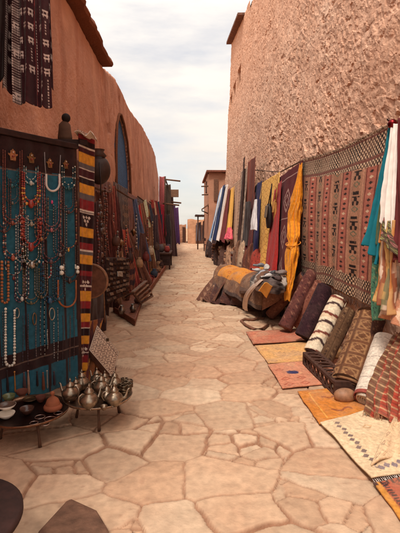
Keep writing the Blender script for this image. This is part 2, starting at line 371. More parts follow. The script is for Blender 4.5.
mask = sstep(.36, .60, fbm(Yr * 1.1, Zr * 1.1, 130)); mask = np.clip(mask, 0, 1); st = sstep(.35, .45, h1)
ff = (1 - .5 * sstep(7, 15, Yr)) * (.45 + .6 * sstep(.38, .58, fbm(Yr * .45, Zr * .45, 171)))
rel = .036 * ff * (h1 - .3) * st * mask * sstep(0, .025, e1) + .085 * ff * f1 * mask * st + .026 * ff * f2 * (1 - .5 * mask * st) + .012 * (h2 - .5) * sstep(0, .12, e2) \
    + .09 * (fbm(Yr * .8, Zr * .8, 140) - .5) + .03 * (fbm(Yr * 6, Zr * 6, 141) - .5) + .010 * (fbm(Yr * 24, Zr * 24, 142) - .5)
rel -= .03 * sstep(.66, .72, fbm(Yr * 6, Zr * 9, 143))
Xr = RX + BAT * Zr - rel
slots = [(227.5, 97), (230.5, 103), (233.5, 92), (238.5, 77)]
slotp = []
for px, py in slots:
    q = hx(px, py, RX + BAT * 8); slotp.append(q); 
    inside = (np.abs(Yr - q.y) < .60) & (np.abs(Zr - q.z) < .42); Xr = np.where(inside, Xr + .45, Xr)
colr = mixc(A(*c(220, 178, 152)), A(*c(206, 160, 134)), h1); colr = mixc(colr, A(*c(228, 192, 168)), .6 * st * mask * sstep(.55, .9, h1))
colr = mixc(colr, A(*c(192, 146, 120)), .55 * sstep(.35, .7, fbm(Yr * 2.4, Zr * 2.4, 150))); colr = mixc(colr, A(*c(170, 122, 98)), .5 * (1 - sstep(0, .08, e1)) * st * mask)
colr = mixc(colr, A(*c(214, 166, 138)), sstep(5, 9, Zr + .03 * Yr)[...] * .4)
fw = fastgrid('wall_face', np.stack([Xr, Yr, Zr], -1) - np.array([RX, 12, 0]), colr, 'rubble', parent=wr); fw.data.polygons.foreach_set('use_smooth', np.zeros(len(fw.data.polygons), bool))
mb = MB(); V = []
for k, xx in enumerate((RX + .66, RX + 5)):
    V += [(xx if k else RX + .14, rtop_y[0], 0)] + [((RX + .1 + BAT * z) if not k else xx, y, z - .04) for y, z in zip(rtop_y, rtop_z)] + [(xx if k else RX + .14, 24.56, 0)]
n = len(V) // 2; F = [tuple(range(n))[::-1], tuple(range(n, 2 * n))] + [(i, (i + 1) % n, (i + 1) % n + n, i + n) for i in range(n)]
F = [f for f in F if f != tuple(range(n))[::-1]]
mb.add(V, F, c(184, 138, 112)); mb.build('wall_body', 'rubble', wr, smooth=False)
mb = MB()  # dark thin stone course under the parapet of the farther, higher block
for k in range(20):
    y = 19.25 + k * .275; z = np.interp(y, rtop_y, rtop_z) + .05; mb.box((RX + BAT * z - .10, y, z), (.36, .262, .09 + .03 * random.random()), c(120, 84, 70), Matrix.Rotation(random.uniform(-.05, .05), 3, 'Y'))
mb.build('coping', 'stone', wr, smooth=False, bevel=.01)
for q in slotp:
    mb = MB(); mb.box((RX + BAT * q.z + .36, q.y, q.z), (.03, 1.18, .82), c(40, 26, 22)); mb.build('window', 'wood', wr, smooth=False)  # near-black board colours in the shade of the open slot

# ---- far houses
def house(name, label, x0, x1, y0, y1, h, col, roofcol, par=.0, group=None):
    t = thing(name, label, 'house', ((x0 + x1) / 2, (y0 + y1) / 2, 0), group)
    mb = MB(); ns = 26
    for (p, q_) in (((x0, y0), (x1, y0)), ((x1, y0), (x1, y1)), ((x1, y1), (x0, y1)), ((x0, y1), (x0, y0))):
        rows = []
        nrm = Vector((q_[1] - p[1], -(q_[0] - p[0]), 0)).normalized()
        for j in range(ns):
            row = []
            for i in range(ns):
                u = i / (ns - 1); z = h * j / (ns - 1) + (.08 * math.sin(u * 9 + x0) if j == ns - 1 else 0)
                d = .05 * (random.random() - .5) if 0 < i < ns - 1 else 0
                row.append((p[0] + (q_[0] - p[0]) * u + nrm.x * d, p[1] + (q_[1] - p[1]) * u + nrm.y * d, z))
            rows.append(row)
        mb.grid(np.array(rows), col)
    mb.build('wall', 'mud', t)
    mb = MB(); mb.box(((x0 + x1) / 2, (y0 + y1) / 2, h - .06), (x1 - x0 - .1, y1 - y0 - .1, .1), col); mb.build('roof', 'mud', t, smooth=False)
    return t
t = house('mud_house', 'pinkish narrow mud house with a reddish eave past the end of the tall wall', 1.46, 5.5, 26.5, 33, 4.95, c(196, 146, 120), None)
mb = MB()
for k in range(24): mb.box((1.46 + 2.0, 26.36 + k * .28, 5.02 + .02 * random.random()), (4.3, .262, .12), c(130, 78, 62))
mb.build('eave', 'clay', t, smooth=False, bevel=.01)
mb = MB(); mb.box((1.9, 26.46, 3.9), (.26, .08, 1.3), c(120, 84, 66)); mb.build('window', 'wood', t, smooth=False)
mb = MB(); mb.box((1.43, 29, 4.3), (.08, .9, .7), c(90, 60, 48)); mb.build('window', 'wood', t, smooth=False)
for z, y, ln in ((4.2, 27, .38), (3.7, 27.2, .34)):
    mb = MB(); mb.tube([(1.6, y, z), (1.6 - ln - .2, y, z - .03)], [.05, .04], c(110, 80, 62), 8); mb.build('roof_beam', 'wood', t)
mb = MB(); mb.beam((1.05, 27, 2.75), (1.9, 27, 3.35), .9, .07, c(120, 86, 66)); mb.beam((1.05, 27.4, 2.7), (1.5, 27.4, 2.5), .06, .06, c(90, 62, 48)); mb.build('awning', 'wood', t, smooth=False)
t = house('mud_house', 'low tan mud house closing the far end of the alley', .30, 2.6, 44, 50, 2.45, c(198, 150, 118), None)
mb = MB(); mb.box((1.55, 43.94, .95), (.9, .1, 1.9), c(90, 58, 44)); mb.build('door', 'wood', t, smooth=False)
t = house('mud_house', 'small far mud house with a dark doorway at the left of the alley end', -1.6, .12, 47, 52, 1.95, c(194, 146, 118), None)
mb = MB(); mb.box((-.12, 46.94, .85), (.3, .1, 1.7), c(84, 56, 44)); mb.build('door', 'wood', t, smooth=False)
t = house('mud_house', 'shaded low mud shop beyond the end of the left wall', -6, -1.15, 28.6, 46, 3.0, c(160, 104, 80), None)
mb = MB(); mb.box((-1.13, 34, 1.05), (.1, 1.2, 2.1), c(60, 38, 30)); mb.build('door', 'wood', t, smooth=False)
# dark flat awning in front of the far house
t = thing('shop_awning', 'dark flat reed awning on posts before the far tan house', 'awning', (1.4, 33, 0))
mb = MB()
for k in range(16): mb.box((.82 + k * .09, 33, 2.52 + .02 * random.random()), (.085, 2.2, .12), c(74, 50, 42), Matrix.Rotation(random.uniform(-.03, .03), 3, 'Y'))
mb.build('canopy', 'wood', t, smooth=False)
for x in (.95, 1.95):
    mb = MB(); mb.tube([(x, 32.1, 0), (x + .02, 32.1, 2.47)], .05, c(90, 62, 48)); mb.build('post', 'wood', t)


# ================================================================== BUILDERS FOR THE GOODS
def V3(p): return Vector(p)
def cloth(name, label, cat, tl, tr, bl, br, colfn, nu=36, nv=60, folds=3, amp=.03, gather=0, gbot=0, seed=0, group=None, parent=None,
          th=.005, sag=0, mat='fabric', belly=0, rag=.012, build=True, fr=None, waist=0, wv=.45):
    """cloth hanging or lying between four corners; colfn(u,v) gives its dyed pattern"""
    tl, tr, bl, br = map(V3, (tl, tr, bl, br)); nrm = (tr - tl).cross(bl - tl).normalized()
    if nrm.dot(EYE - tl) < 0: nrm = -nrm
    u = np.linspace(0, 1, nu); v = np.linspace(0, 1, nv); U, W = np.meshgrid(u, v)
    Ug = .5 + (U - .5) * (1 - gather * (1 - W) ** 1.5) * (1 - gbot * W ** 2) * (1 - waist * np.exp(-((W - wv) / .07) ** 2)) + .10 * waist * np.sin(W * 7 + seed)
    A0, A1, B0, B1 = map(np.array, (tl, tr, bl, br))
    T_ = A0 + (A1 - A0) * Ug[..., None]; B_ = B0 + (B1 - B0) * Ug[..., None]; P = T_ * (1 - W[..., None]) + B_ * W[..., None]
    s = seed * 1.7
    d = amp * (.25 + .75 * W) * (np.sin(2 * np.pi * folds * U + s + 1.1 * np.sin(2.2 * W + s)) + .45 * np.sin(2 * np.pi * folds * 2.1 * U + 2 * s + 1.7 * W)) \
        + amp * .5 * (fbm(U * 4 + s, W * 4, seed) - .5) * 2 + belly * np.sin(np.pi * W)
    P = P + np.array(nrm) * d[..., None]
    P[..., 2] -= sag * 4 * U * (1 - U) * (1 - W) + rag * (vn(U * 9, W * 0 + s, seed) - .5) * 2 * W
    Cc = colfn(U, W); m = MB(); m.grid(P, Cc)
    if not build: return P, m
    o = m.build(name, mat, parent, solid=th)
    if parent is None: tag(o, label, cat, group)
    if fr:
        f = MB(); row = P[-1]; n = fr[0]
        for k in range(n):
            t_ = k / (n - 1) * (nu - 1); i = min(int(t_), nu - 2); q = row[i] + (row[i + 1] - row[i]) * (t_ - i)
            l_ = fr[1] * random.uniform(.6, 1.2); sx = random.uniform(-.3, .3) * l_
            f.tube([q, q + np.array([sx * .5, 0, -l_ * .5]), q + np.array([sx, random.uniform(-.2, .2) * l_, -l_])], .0028, fr[2], 4, False)
        f.build('fringe', mat, o)
    return o
def solidc(col, var=.12, seed=0):
    col = np.array(col)
    return lambda u, v: np.clip(col * (1 + var * 2 * (fbm(u * 5 + seed, v * 5, seed) - .5)[..., None]), 0, 1)
def stripes(cols, n=1, across=False, seed=0, wob=.01):
    cols = np.array(cols)
    def f(u, v):
        t = (u if across else v) + wob * (vn(u * 6, v * 6, seed) - .5); i = np.floor((t * n * len(cols))).astype(int) % len(cols)
        return cols[i] * (1 + .16 * (fbm(u * 9, v * 9, seed) - .5))[..., None]
    return f
def motif(base, cols, nu=5, nv=9, seed=0, border=None, bw=.07, size=.32, dens=1., th=.12):
    """rows of small lozenges and zigzag bands on a plain field"""
    base = np.array(base)
    def f(u, v):
        out = np.ones(u.shape + (3,)) * base; a, b = u * nu, v * nv; i, j = np.floor(a), np.floor(b); fa, fb = a - i - .5, b - j - .5
        d = np.abs(fa) + np.abs(fb); k = (hsh(i, j, seed) * len(cols)).astype(int) % len(cols); cc_ = np.array(cols)[k]
        m = ((d < size) & (d > size - th)) | (d < .07); m &= hsh(i, j, seed + 3) < dens
        out = np.where(m[..., None], cc_, out)
        if border is not None:
            e_ = np.minimum(np.minimum(u, 1 - u), np.minimum(v, 1 - v) * 1.5); zz = (np.abs((v * nv * 2) % 1 - .5) * .03)
            out = np.where((np.abs(e_ - bw - zz) < .012)[..., None], np.array(border), out)
        return out * (1 + .2 * (fbm(u * 12, v * 12, seed) - .5))[..., None]
    return f
def roll(name, label, cat, p0, p1, r, colfn, mat='carpet', group=None, wob=.06, nu=34, nv=60, bend=0, seed=0, endcol=None, flat=1.):
    """a rug rolled up: wobbly outside with a lapped edge and coiled layers on both ends"""
    p0, p1 = V3(p0), V3(p1); d = (p1 - p0); ln = d.length; d.normalize(); a = d.cross(Vector((0, 0, 1))).normalized(); b = a.cross(d).normalized()
    if b.dot(EYE - p0) < 0: b = -b
    t = thing(name, label, cat, tuple(p0), group)
    u = np.linspace(0, 1, nu); v = np.linspace(0, 1, nv); U, W = np.meshgrid(u, v)
    rr = r * (1 + wob * 2 * (fbm(np.cos(U * 2 * np.pi) * 1.2 + 3, W * 4 + np.sin(U * 2 * np.pi), seed) - .5) * 2 + .14 * (1 - U) * (U > .5) * 0)
    rr = rr * (1 + .10 * U)                                   # spiral lap: a ridge where the last turn ends
    ang = U * 2 * np.pi + 2.3 + seed
    cen = np.array(p0) + np.array(d) * (ln * W)[..., None] + np.array(b) * (bend * np.sin(np.pi * W))[..., None]
    P = cen + (np.array(a) * (rr * np.cos(ang))[..., None] + np.array(b) * (rr * np.sin(ang) * flat)[..., None])
    m = MB(); m.grid(P, colfn(U, W)); m.build('rug_surface', mat, t, solid=.008)
    ec = np.array(endcol if endcol is not None else (colfn(np.array([[.5]]), np.array([[.5]]))[0, 0] * .8))
    for s_, q in ((0, p0), (1, p1)):
        m = MB(); sg = -1 if s_ == 0 else 1; turns = 4; n = 70
        P2 = []
        cs = []
        for k in range(n):
            f = k / (n - 1); th_ = f * turns * 2 * math.pi; rad = r * (.12 + .84 * f); off = sg * (.010 * math.sin(k * .7) - .002)
            row = []
            for w, oo in ((-.42, -.02), (-.2, .012), (.2, .012), (.42, -.02)):
                r2 = max(rad + w * r * .84 / turns, .001); row.append(np.array(q) + np.array(d) * (sg * oo + off) + (np.array(a) * math.cos(th_) + np.array(b) * math.sin(th_) * flat) * r2)
            P2.append(row)
        m.grid(np.array(P2), ec)
        m.tube([q - d * sg * .03, q - d * sg * .028], r * .95, ec * .5, 16); m.build('coiled_end', mat, t)
    return t
def flatrug(name, label, p, colfn, nu=60, nv=50, seed=0, lift=.02, fr=None, bump=.012, group='small rugs laid out along the right edge of the path'):
    """p = near-left, near-right, far-right, far-left corners on the ground"""
    nl, nr, fr_, fl = [np.array(q, float) for q in p]; u = np.linspace(0, 1, nu); v = np.linspace(0, 1, nv); U, W = np.meshgrid(u, v)
    P = ((nl * (1 - U[..., None]) + nr * U[..., None]) * (1 - W[..., None]) + (fl * (1 - U[..., None]) + fr_ * U[..., None]) * W[..., None])
    P[..., 0] += .025 * (fbm(U * 2, W * 3, seed) - .5) * (1 - U); P[..., 1] += .02 * (fbm(U * 3, W * 2, seed + 1) - .5)
    P[..., 2] = lift + bump * fbm(U * 4, W * 4, seed + 2) + bump * .5 * np.abs(np.sin(U * 5 + W * 3 + seed))
    m = MB(); m.grid(P, colfn(U, W)); o = m.build(name, 'rug', solid=.012); tag(o, label, 'rug', group)
    return o
def fringe_line(pts, n, ln, col, d, parent, mat='fabric'):
    f = MB(); pts = [V3(p) for p in pts]
    for k in range(n):
        t_ = k / (n - 1) * (len(pts) - 1); i = min(int(t_), len(pts) - 2); q = pts[i].lerp(pts[i + 1], t_ - i); w = V3(d) * ln * random.uniform(.6, 1.2) + Vector((random.uniform(-1, 1), random.uniform(-1, 1), 0)) * ln * .25
        f.tube([q, q + w * .5 + Vector((0, 0, .003)), q + w], .003, np.array(col) * random.uniform(.7, 1.1), 4, False)
    return f.build('fringe', mat, parent)
def bead_string(name, label, cat, pts, r, cols, mat='bead', group=None, closed=False, size_fn=None, gap=1.0, cord=None, parent=None, seed=0):
    """beads strung edge to edge along a curve"""
    pts = [V3(p) for p in pts]; seg = [0]
    for i in range(1, len(pts)): seg.append(seg[-1] + (pts[i] - pts[i - 1]).length)
    m = MB(); s = 0; k = 0; rnd = random.Random(seed); tot = seg[-1]
    def at(s_):
        for i in range(1, len(seg)):
            if seg[i] >= s_: return pts[i - 1].lerp(pts[i], (s_ - seg[i - 1]) / max(seg[i] - seg[i - 1], 1e-6))
        return pts[-1]
    while s < tot:
        f = s / tot; rr = r * (size_fn(f) if size_fn else 1) * rnd.uniform(.85, 1.15); col = cols[k % len(cols)] if not callable(cols) else cols(f, k)
        m.ball(at(s), rr, np.array(col) * rnd.uniform(.75, 1.15), 6, 4); s += rr * 2 * gap; k += 1
    if cord is not None: m.tube(pts, .0016, cord, 4, False)
    if parent is not None: return m.build(name, mat, parent)
    o = m.build(name, mat); return tag(o, label, cat, group)

# ================================================================== LEFT: JEWELLERY BOARD
BA, BB = Vector((-1.56, 3.435, 0)), Vector((-1.05, 4.2, 0)); bs = (BB - BA).normalized(); bn = Vector((bs.y, -bs.x, 0)); blen = (BB - BA).length
BZ0, BZ1 = .10, 2.34
def onb(px, py, off=.02): return hp(px, py, BA + bn * off, bn)
bt = thing('display_board', 'tall display board covered in teal cloth with dark bands, hung with necklaces', 'display board', tuple((BA + BB) / 2))
u = np.linspace(0, 1, 120); v = np.linspace(0, 1, 240); U, W = np.meshgrid(u, v)
P = np.array(BA) + np.array(bs) * (U * blen)[..., None]; P[..., 2] = BZ1 + (BZ0 - BZ1) * W
P += np.array(bn) * (.004 + .012 * fbm(U * 4, W * 8, 5) + .006 * np.sin(U * 34))[..., None]
teal, dark = A(*c(44, 104, 124)), A(*c(48, 27, 27))
cb = mixc(teal, A(*c(34, 72, 88)), fbm(U * 3, W * 6, 8)); 
topd = (W < .115 + .012 * (vn(U * 8, W * 0, 2) - .5)); lowd = (W > .80) & (W < .885)
colx = np.minimum.reduce([np.abs(U - a) for a in (.07, .355, .60, .82, .985)]); sep = colx < .008 + .014 * vn(W * 9, U * 3, 9)
arch = (W > .115) & (W < .19) & (np.abs(((U - .07) % .255) - .128) > .10 - 1.2 * (W - .115))
cb = np.where((topd | lowd | sep)[..., None], dark * (1 + .5 * (fbm(U * 20, W * 30, 3) - .5))[..., None], cb)
cb = np.where((((W > .845) & (W < .848)) | (np.abs(W - .118) < .0015))[..., None], A(*c(120, 96, 84)), cb)
m = MB(); m.grid(P, cb); m.build('cloth_cover', 'fabric', bt)
m = MB(); mid = (BA + BB) / 2; rot = Matrix((bs, -bn, Vector((0, 0, 1)))).transposed()
m.box(mid - bn * .02 + Vector((0, 0, (BZ0 + BZ1) / 2)), (blen, .03, BZ1 - BZ0), c(60, 34, 26), rot); m.build('backing', 'wood', bt, smooth=False)
for q in (BA, BB):
    m = MB(); m.box(q - bn * .01 + Vector((0, 0, 1.2)), (.045, .05, 2.4), c(56, 30, 26), rot); m.build('post', 'wood', bt, smooth=False, bevel=.006)
m = MB(); m.box(mid - bn * .0 + Vector((0, 0, 2.37)), (blen + .05, .06, .05), c(48, 26, 24), rot); m.build('top_rail', 'wood', bt, smooth=False, bevel=.006)

gold, silver, coral, rust, tealb, darkb, white, amber = c(190, 150, 105), c(190, 184, 176), c(150, 48, 38), c(128, 62, 46), c(30, 96, 104), c(38, 26, 30), c(228, 220, 206), c(206, 140, 60)
def hamsa(px, py, label, tint, sc=1.0):
    o0 = onb(px, py, .03); t = thing('hand_amulet', label, 'amulet', tuple(o0), 'hand shaped amulets along the top of the teal board')
    prof = [(-.55, -1), (.55, -1), (.62, -.2), (.95, .0), (.98, .28), (.66, .22), (.50, .35), (.48, .72), (.34, .86), (.22, .74), (.20, .92), (0, 1.12), (-.2, .92), (-.22, .74), (-.34, .86), (-.48, .72), (-.50, .35), (-.66, .22), (-.98, .28), (-.95, 0), (-.62, -.2)]
    k = .043 * sc; n = len(prof); Vv = []
    for off in (0, .008): Vv += [tuple(o0 + bs * (x * k) + Vector((0, 0, 1)) * (z * k) + bn * off) for x, z in prof]
    m = MB(); m.add(Vv, [tuple(range(n))[::-1], tuple(range(n, 2 * n))] + [(i, (i + 1) % n, n + (i + 1) % n, n + i) for i in range(n)], tint); m.build('hand_plate', 'metal', t, smooth=False, bevel=.002)
    m = MB(); m.ball(o0 + bn * .012 + Vector((0, 0, -.010)), .010, c(140, 50, 40), 8, 6); m.ball(o0 + bn * .012 + Vector((0, 0, .022)), .005, white, 8, 6); m.build('stone_setting', 'bead', t)
    m = MB(); m.tube([o0 + bn * .01 + Vector((0, 0, -.040 + .004 * 0)) + bs * x for x in (-.02, 0, .02)], .003, tint, 6); m.build('engraved_band', 'metal', t)
for px, py, lb, tint, sc in ((12.5, 155, 'leftmost copper hand amulet with a tiny white stone at the top of the teal board', c(196, 146, 112), 1.05), (31, 158, 'dull brass hand amulet second from the left on the teal board', c(150, 118, 84), 1.0),
                             (49.5, 163, 'brass hand amulet framed by the long white necklace', c(176, 136, 96), .92), (65.5, 164, 'rightmost, smallest brass hand amulet, turned a little edge on, beside the striped strip', c(164, 126, 92), .84)): hamsa(px, py, lb, tint, sc)
def U(cx, hw, y0, y1, n=26, open_=1.0, sh=.85):
    pts = []
    for k in range(n + 1):
        a = math.pi * k / n; x = cx - hw * math.cos(a) * (1 if abs(math.cos(a)) > .0 else 1); s_ = math.sin(a)
        y = y0 + (y1 - y0) * (s_ ** sh); pts.append((x, y))
    # straight sides above, round below
    out = []
    for k in range(9): out.append((cx - hw * (open_ + (1 - open_) * k / 8), y0 + (y1 - hw * 1.15 - y0) * k / 8))
    for k in range(1, 12):
        a = math.pi * k / 12; out.append((cx - hw * math.cos(a), y1 - hw * 1.15 + hw * 1.15 * math.sin(a)))
    for k in range(9): out.append((cx + hw * (1 + (open_ - 1) * k / 8), y1 - hw * 1.15 + (y0 - y1 + hw * 1.15) * k / 8))
    return out
GN = 'necklaces hung on the teal board'
def neck(cx, hw, y0, y1, bp, cols, label, off=.022, open_=1.0, sf=None, mat='bead', seed=0, drop=None, dropc=None):
    pts = [onb(x, y, off) for x, y in U(cx, hw, y0, y1, open_=open_)]; rr = bp * .0050
    if drop:
        q = onb(cx, y1 + drop * .8, off + .004); t = thing('necklace', label, 'necklace', tuple(onb(cx, y0, off)), GN)
        bead_string('bead_strand', None, None, pts, rr, cols, mat, parent=t, size_fn=sf, seed=seed, cord=darkb)
        m = MB(); m.lathe([(.0005, .018), (.006, .014), (.011, 0), (.008, -.012), (.0005, -.018)], q, dropc, 10); m.build('pendant', 'bead', t)
    else:
        if hw < 6: bead_string('necklace', label, 'necklace', pts, rr, cols, mat, GN, size_fn=sf, seed=seed, cord=darkb); return
        t = thing('necklace', label, 'necklace', tuple(pts[0]), GN); bead_string('bead_strand', None, None, pts, rr, cols, mat, parent=t, size_fn=sf, seed=seed, cord=darkb)
        p2 = [onb(x, y, off + .006) for x, y in U(cx, hw - 2.1, y0 + 1, y1 - 4.5, open_=open_)]; bead_string('bead_strand', None, None, p2, rr * .72, cols if callable(cols) else cols[::-1], mat, parent=t, seed=seed + 9, cord=darkb)
        m = MB(); q = onb(cx, y1 - 1, off + .012); m.ball(q, rr * 1.9, (cols(.5, 1) if callable(cols) else cols[0]), 8, 6, sc=(1, 1, 1.5)); m.build('pendant', mat, t)
peak = lambda a, b: (lambda f: a + (b - a) * max(0, 1 - abs(f - .5) * 3.2))
neck(12, 7, 168, 187, 1.3, [tealb, darkb, tealb], 'short dark teal bead necklace under the leftmost hand amulet', sf=peak(.8, 1.5), seed=1)
neck(12.5, 6.5, 186, 204, 1.0, [c(110, 100, 90), tealb, c(120, 70, 60)], 'small grey and teal bead necklace below the leftmost dark teal one', seed=2)
neck(12.5, 9.5, 150, 224, 1.5, [rust, c(110, 50, 40), rust], 'long rust red bead necklace in the left column of the board', off=.03, sf=peak(.7, 1.35), seed=3)
neck(13, 9.5, 205, 259, 1.8, [c(150, 70, 50), c(210, 190, 170), c(60, 70, 90), c(120, 56, 44), darkb], 'chunky mixed coral, white and blue bead necklace in the left column', off=.03, sf=peak(.75, 1.35), seed=4)
neck(5, 3.2, 262, 303, 2.6, [c(170, 100, 50), c(150, 84, 44)], 'short strand of large orange brown beads at the left edge of the board', off=.03, seed=5)
neck(13.5, 8, 246, 275, 1.2, [silver, darkb, c(120, 60, 60), silver], 'thin silver and dark bead necklace under the chunky mixed one', seed=6, drop=4, dropc=c(120, 44, 36))
neck(19.5, 4.5, 275, 302, 1.4, [c(100, 66, 96), c(150, 110, 120), darkb], 'purple and pink bead bunch in the left column above the white pearl necklace', seed=7)
neck(31, 7, 166, 184, 1.5, [silver, c(160, 170, 165), tealb], 'silver toothed collar necklace under the second hand amulet', sf=peak(.7, 1.6), seed=8)
neck(31, 8.8, 172, 205, 2.6, lambda f, k: coral if .3 < abs(f - .5) or .06 > abs(f - .5) else (amber if k % 2 else coral), 'dark red necklace with large amber coloured beads in the second column', off=.032, sf=peak(.75, 1.3), seed=9)
neck(31.5, 8.2, 196, 225, 1.6, [c(140, 130, 116), rust, tealb, c(170, 160, 140)], 'grey, rust and teal bead necklace below the amber one', off=.028, seed=10)
neck(31, 9.2, 218, 248, 2.8, [c(140, 40, 34), c(160, 60, 40), c(120, 34, 30)], 'thick bright red bead necklace in the second column', off=.03, sf=lambda f: 1.2 if f < .3 or f > .7 else .6, seed=11)
neck(32, 8.5, 244, 266, 2.4, [silver, c(110, 110, 90), silver, c(140, 130, 110)], 'broad silver plate necklace with pale discs in the second column', off=.034, sf=peak(.7, 1.7), mat='metal', seed=12)
neck(31, 8, 268, 304, 1.2, [c(90, 84, 60), c(140, 110, 70)], 'thin olive and brass bead necklace near the middle of the second column', seed=13)

neck(22, 6, 215, 262, 1.3, [c(90, 84, 90), silver], 'thin grey necklace bridging the first and second columns of the board', off=.034, seed=61)
neck(41.5, 6.5, 196, 240, 1.3, [c(150, 100, 60), darkb, c(110, 60, 50)], 'thin brown and black necklace bridging the second and third columns', off=.036, seed=62)
neck(60, 6.5, 205, 256, 1.3, [c(130, 120, 116), darkb], 'thin dark grey necklace bridging the third and fourth columns', off=.036, seed=63)
neck(22, 6.5, 262, 300, 1.5, [silver, c(100, 60, 70), darkb], 'silver and plum necklace above the pearl one, bridging the first two columns', off=.036, seed=64)
neck(41, 6.2, 262, 298, 1.4, [c(120, 110, 90), c(170, 160, 150)], 'brass and grey necklace above the two long silver strands', off=.036, seed=65, mat='metal')
neck(59, 6, 262, 300, 1.3, [c(60, 90, 100), darkb], 'dark teal glass necklace left of the orange brown leather rope', off=.036, seed=66)
neck(4, 6.5, 178, 232, 1.5, [c(90, 50, 46), c(60, 40, 44)], 'dark brown necklace at the very left edge of the board', off=.034, seed=67)
# white tubular necklace
t = thing('necklace', 'white tubular necklace hanging low around the third hand amulet', 'necklace', tuple(onb(52, 152)), GN)
m = MB(); m.tube([onb(44.5, 152, .03), onb(45, 165, .03), onb(46, 176, .035)], .0035, c(150, 140, 140), 6); m.build('cord', 'fabric', t); m = MB(); m.tube([onb(60.5, 155, .03), onb(60, 165, .03), onb(59.5, 176, .035)], .0035, c(150, 140, 140), 6); m.build('cord', 'fabric', t)
m = MB(); m.tube([onb(x, y, .036) for x, y in U(52.8, 6.6, 174, 191)], .0095, c(206, 196, 190), 8); m.build('white_tube', 'silk', t)
neck(52, 8.2, 178, 210, 1.1, [c(70, 150, 150), c(40, 110, 120)], 'tiny turquoise bead necklace with a pink pendant in the third column', seed=14, drop=-10, dropc=c(220, 70, 130))
neck(51.5, 9.2, 176, 231, 1.5, [c(160, 90, 96), c(120, 60, 70), c(160, 110, 110)], 'long dusty pink bead necklace in the third column', off=.028, sf=peak(.7, 1.3), seed=15)
neck(51, 9.5, 222, 263, 1.7, [c(90, 54, 60), c(130, 76, 80), darkb], 'dark plum bead necklace in the third column under the pink one', off=.03, seed=16)
neck(50, 9, 264, 302, 2.2, [c(40, 80, 110), c(30, 60, 90), darkb], 'loose dark blue glass bead necklace in the third column', off=.026, seed=17, sf=peak(.6, 1.2))
neck(47, 4, 262, 278, 1.8, [silver, c(160, 60, 60)], 'small cluster of silver and red drops at the middle of the board', seed=18)
neck(68.5, 6.5, 166, 189, 1.7, lambda f, k: white if k % 4 == 0 else c(26, 80, 90), 'dark teal and white bead necklace under the rightmost hand amulet', sf=peak(.8, 1.4), seed=19)
neck(68.5, 6.5, 186, 213, 1.4, [c(70, 44, 44), c(110, 70, 66)], 'brown bead necklace in the right column above the amber drop', seed=20)
neck(68.5, 7.8, 200, 248, 1.5, [c(130, 66, 54), c(170, 130, 90), darkb, c(130, 66, 54)], 'red and gold bead necklace with an amber drop in the right column', off=.03, seed=21, drop=2.5, dropc=c(214, 160, 60))
neck(69.5, 8.0, 246, 282, 2.0, lambda f, k: (white if .17 < abs(f - .5) < .26 else c(60, 34, 30)), 'dark necklace with two large white beads in the right column', off=.03, sf=lambda f: 2.1 if .17 < abs(f - .5) < .26 else .8, seed=22)
t = tag(MB().tube([onb(x, y, .036) for x, y in U(67, 9, 280, 307)], .0085, c(150, 84, 48), 8).build('necklace', 'leather'), 'plain orange brown leather rope necklace at the lower right of the board', 'necklace', GN)
neck(10, 4.5, 309, 366, 2.5, [white, c(220, 210, 196)], 'long white pearl like bead necklace at the lower left of the board', off=.034, sf=peak(.85, 1.15), seed=23)
for px, y, hw, hh, lb, cl in ((17, 313, 2.2, 5, 'small open silver oval pendant right of the white pearl necklace', silver), (34.5, 319, 1.8, 6, 'narrow tarnished brass oval pendant at the middle of the board', c(150, 120, 90)), (52, 314, 2.6, 6, 'pale bead ring pendant in the third column of the board', c(210, 200, 180))):
    tag(MB().tube([onb(px + hw * math.cos(a), y + hh * math.sin(a), .03) for a in np.linspace(0, 2 * math.pi, 17)], .0045, cl, 6, False).build('ring_pendant', 'metal'), lb, 'pendant', 'small ring pendants on the board')
def strand(px, y0, y1, bp, cols, label, dx=0, seed=0, mat='bead', off=.028):
    bead_string('bead_strand', label, 'bead strand', [onb(px + dx * k / 6 + .3 * math.sin(k + seed), y0 + (y1 - y0) * k / 6, off) for k in range(7)], bp * .0041, cols, mat, 'straight bead strands low on the board', seed=seed, cord=darkb, gap=1.15)
strand(23, 316, 362, 1.1, [darkb, c(70, 60, 90), darkb], 'thin strand of dark blue beads, the left of two beside the pearl necklace', seed=31)
strand(28, 314, 364, 1.2, [darkb, c(90, 70, 80)], 'thin strand of dark beads, the right of two beside the pearl necklace', seed=32)
strand(40.5, 296, 356, 1.4, [c(120, 100, 96), silver, c(90, 60, 60)], 'long grey silver bead strand in the lower middle of the board', seed=33, mat='metal')
strand(44.5, 302, 358, 1.5, [silver, c(150, 140, 130), darkb], 'long silver bead strand with dark spacers in the lower middle of the board', seed=34, mat='metal')
strand(47.5, 330, 350, 1.5, [silver, white], 'short bright silver strand beside the two long ones', seed=35, mat='metal')
strand(58, 308, 361, 1.3, [silver, c(110, 100, 100), silver], 'single thin silver strand left of the orange brown rope necklace', seed=36, mat='metal')
strand(63, 316, 360, 1.0, [c(60, 44, 50), c(90, 60, 60)], 'very thin plum strand at the lower right of the board', seed=37)
strand(70, 316, 372, 1.2, [c(70, 34, 34), c(110, 60, 44)], 'maroon and brown strand at the lower right corner of the board', seed=38)
strand(36, 320, 358, 1.3, [c(80, 60, 70), c(130, 110, 100)], 'short brown and grey strand just left of the long grey silver ones', seed=71)
strand(54, 322, 360, 1.2, [c(60, 50, 60), silver], 'short dark strand with silver spacers under the pale bead ring', seed=72)
strand(74, 300, 360, 1.2, [c(90, 50, 50), c(50, 34, 40)], 'dark red brown strand closest to the board\'s right post', seed=73)
strand(3, 312, 366, 1.2, [c(80, 90, 96), darkb], 'slate coloured strand left of the long white necklace', seed=74)
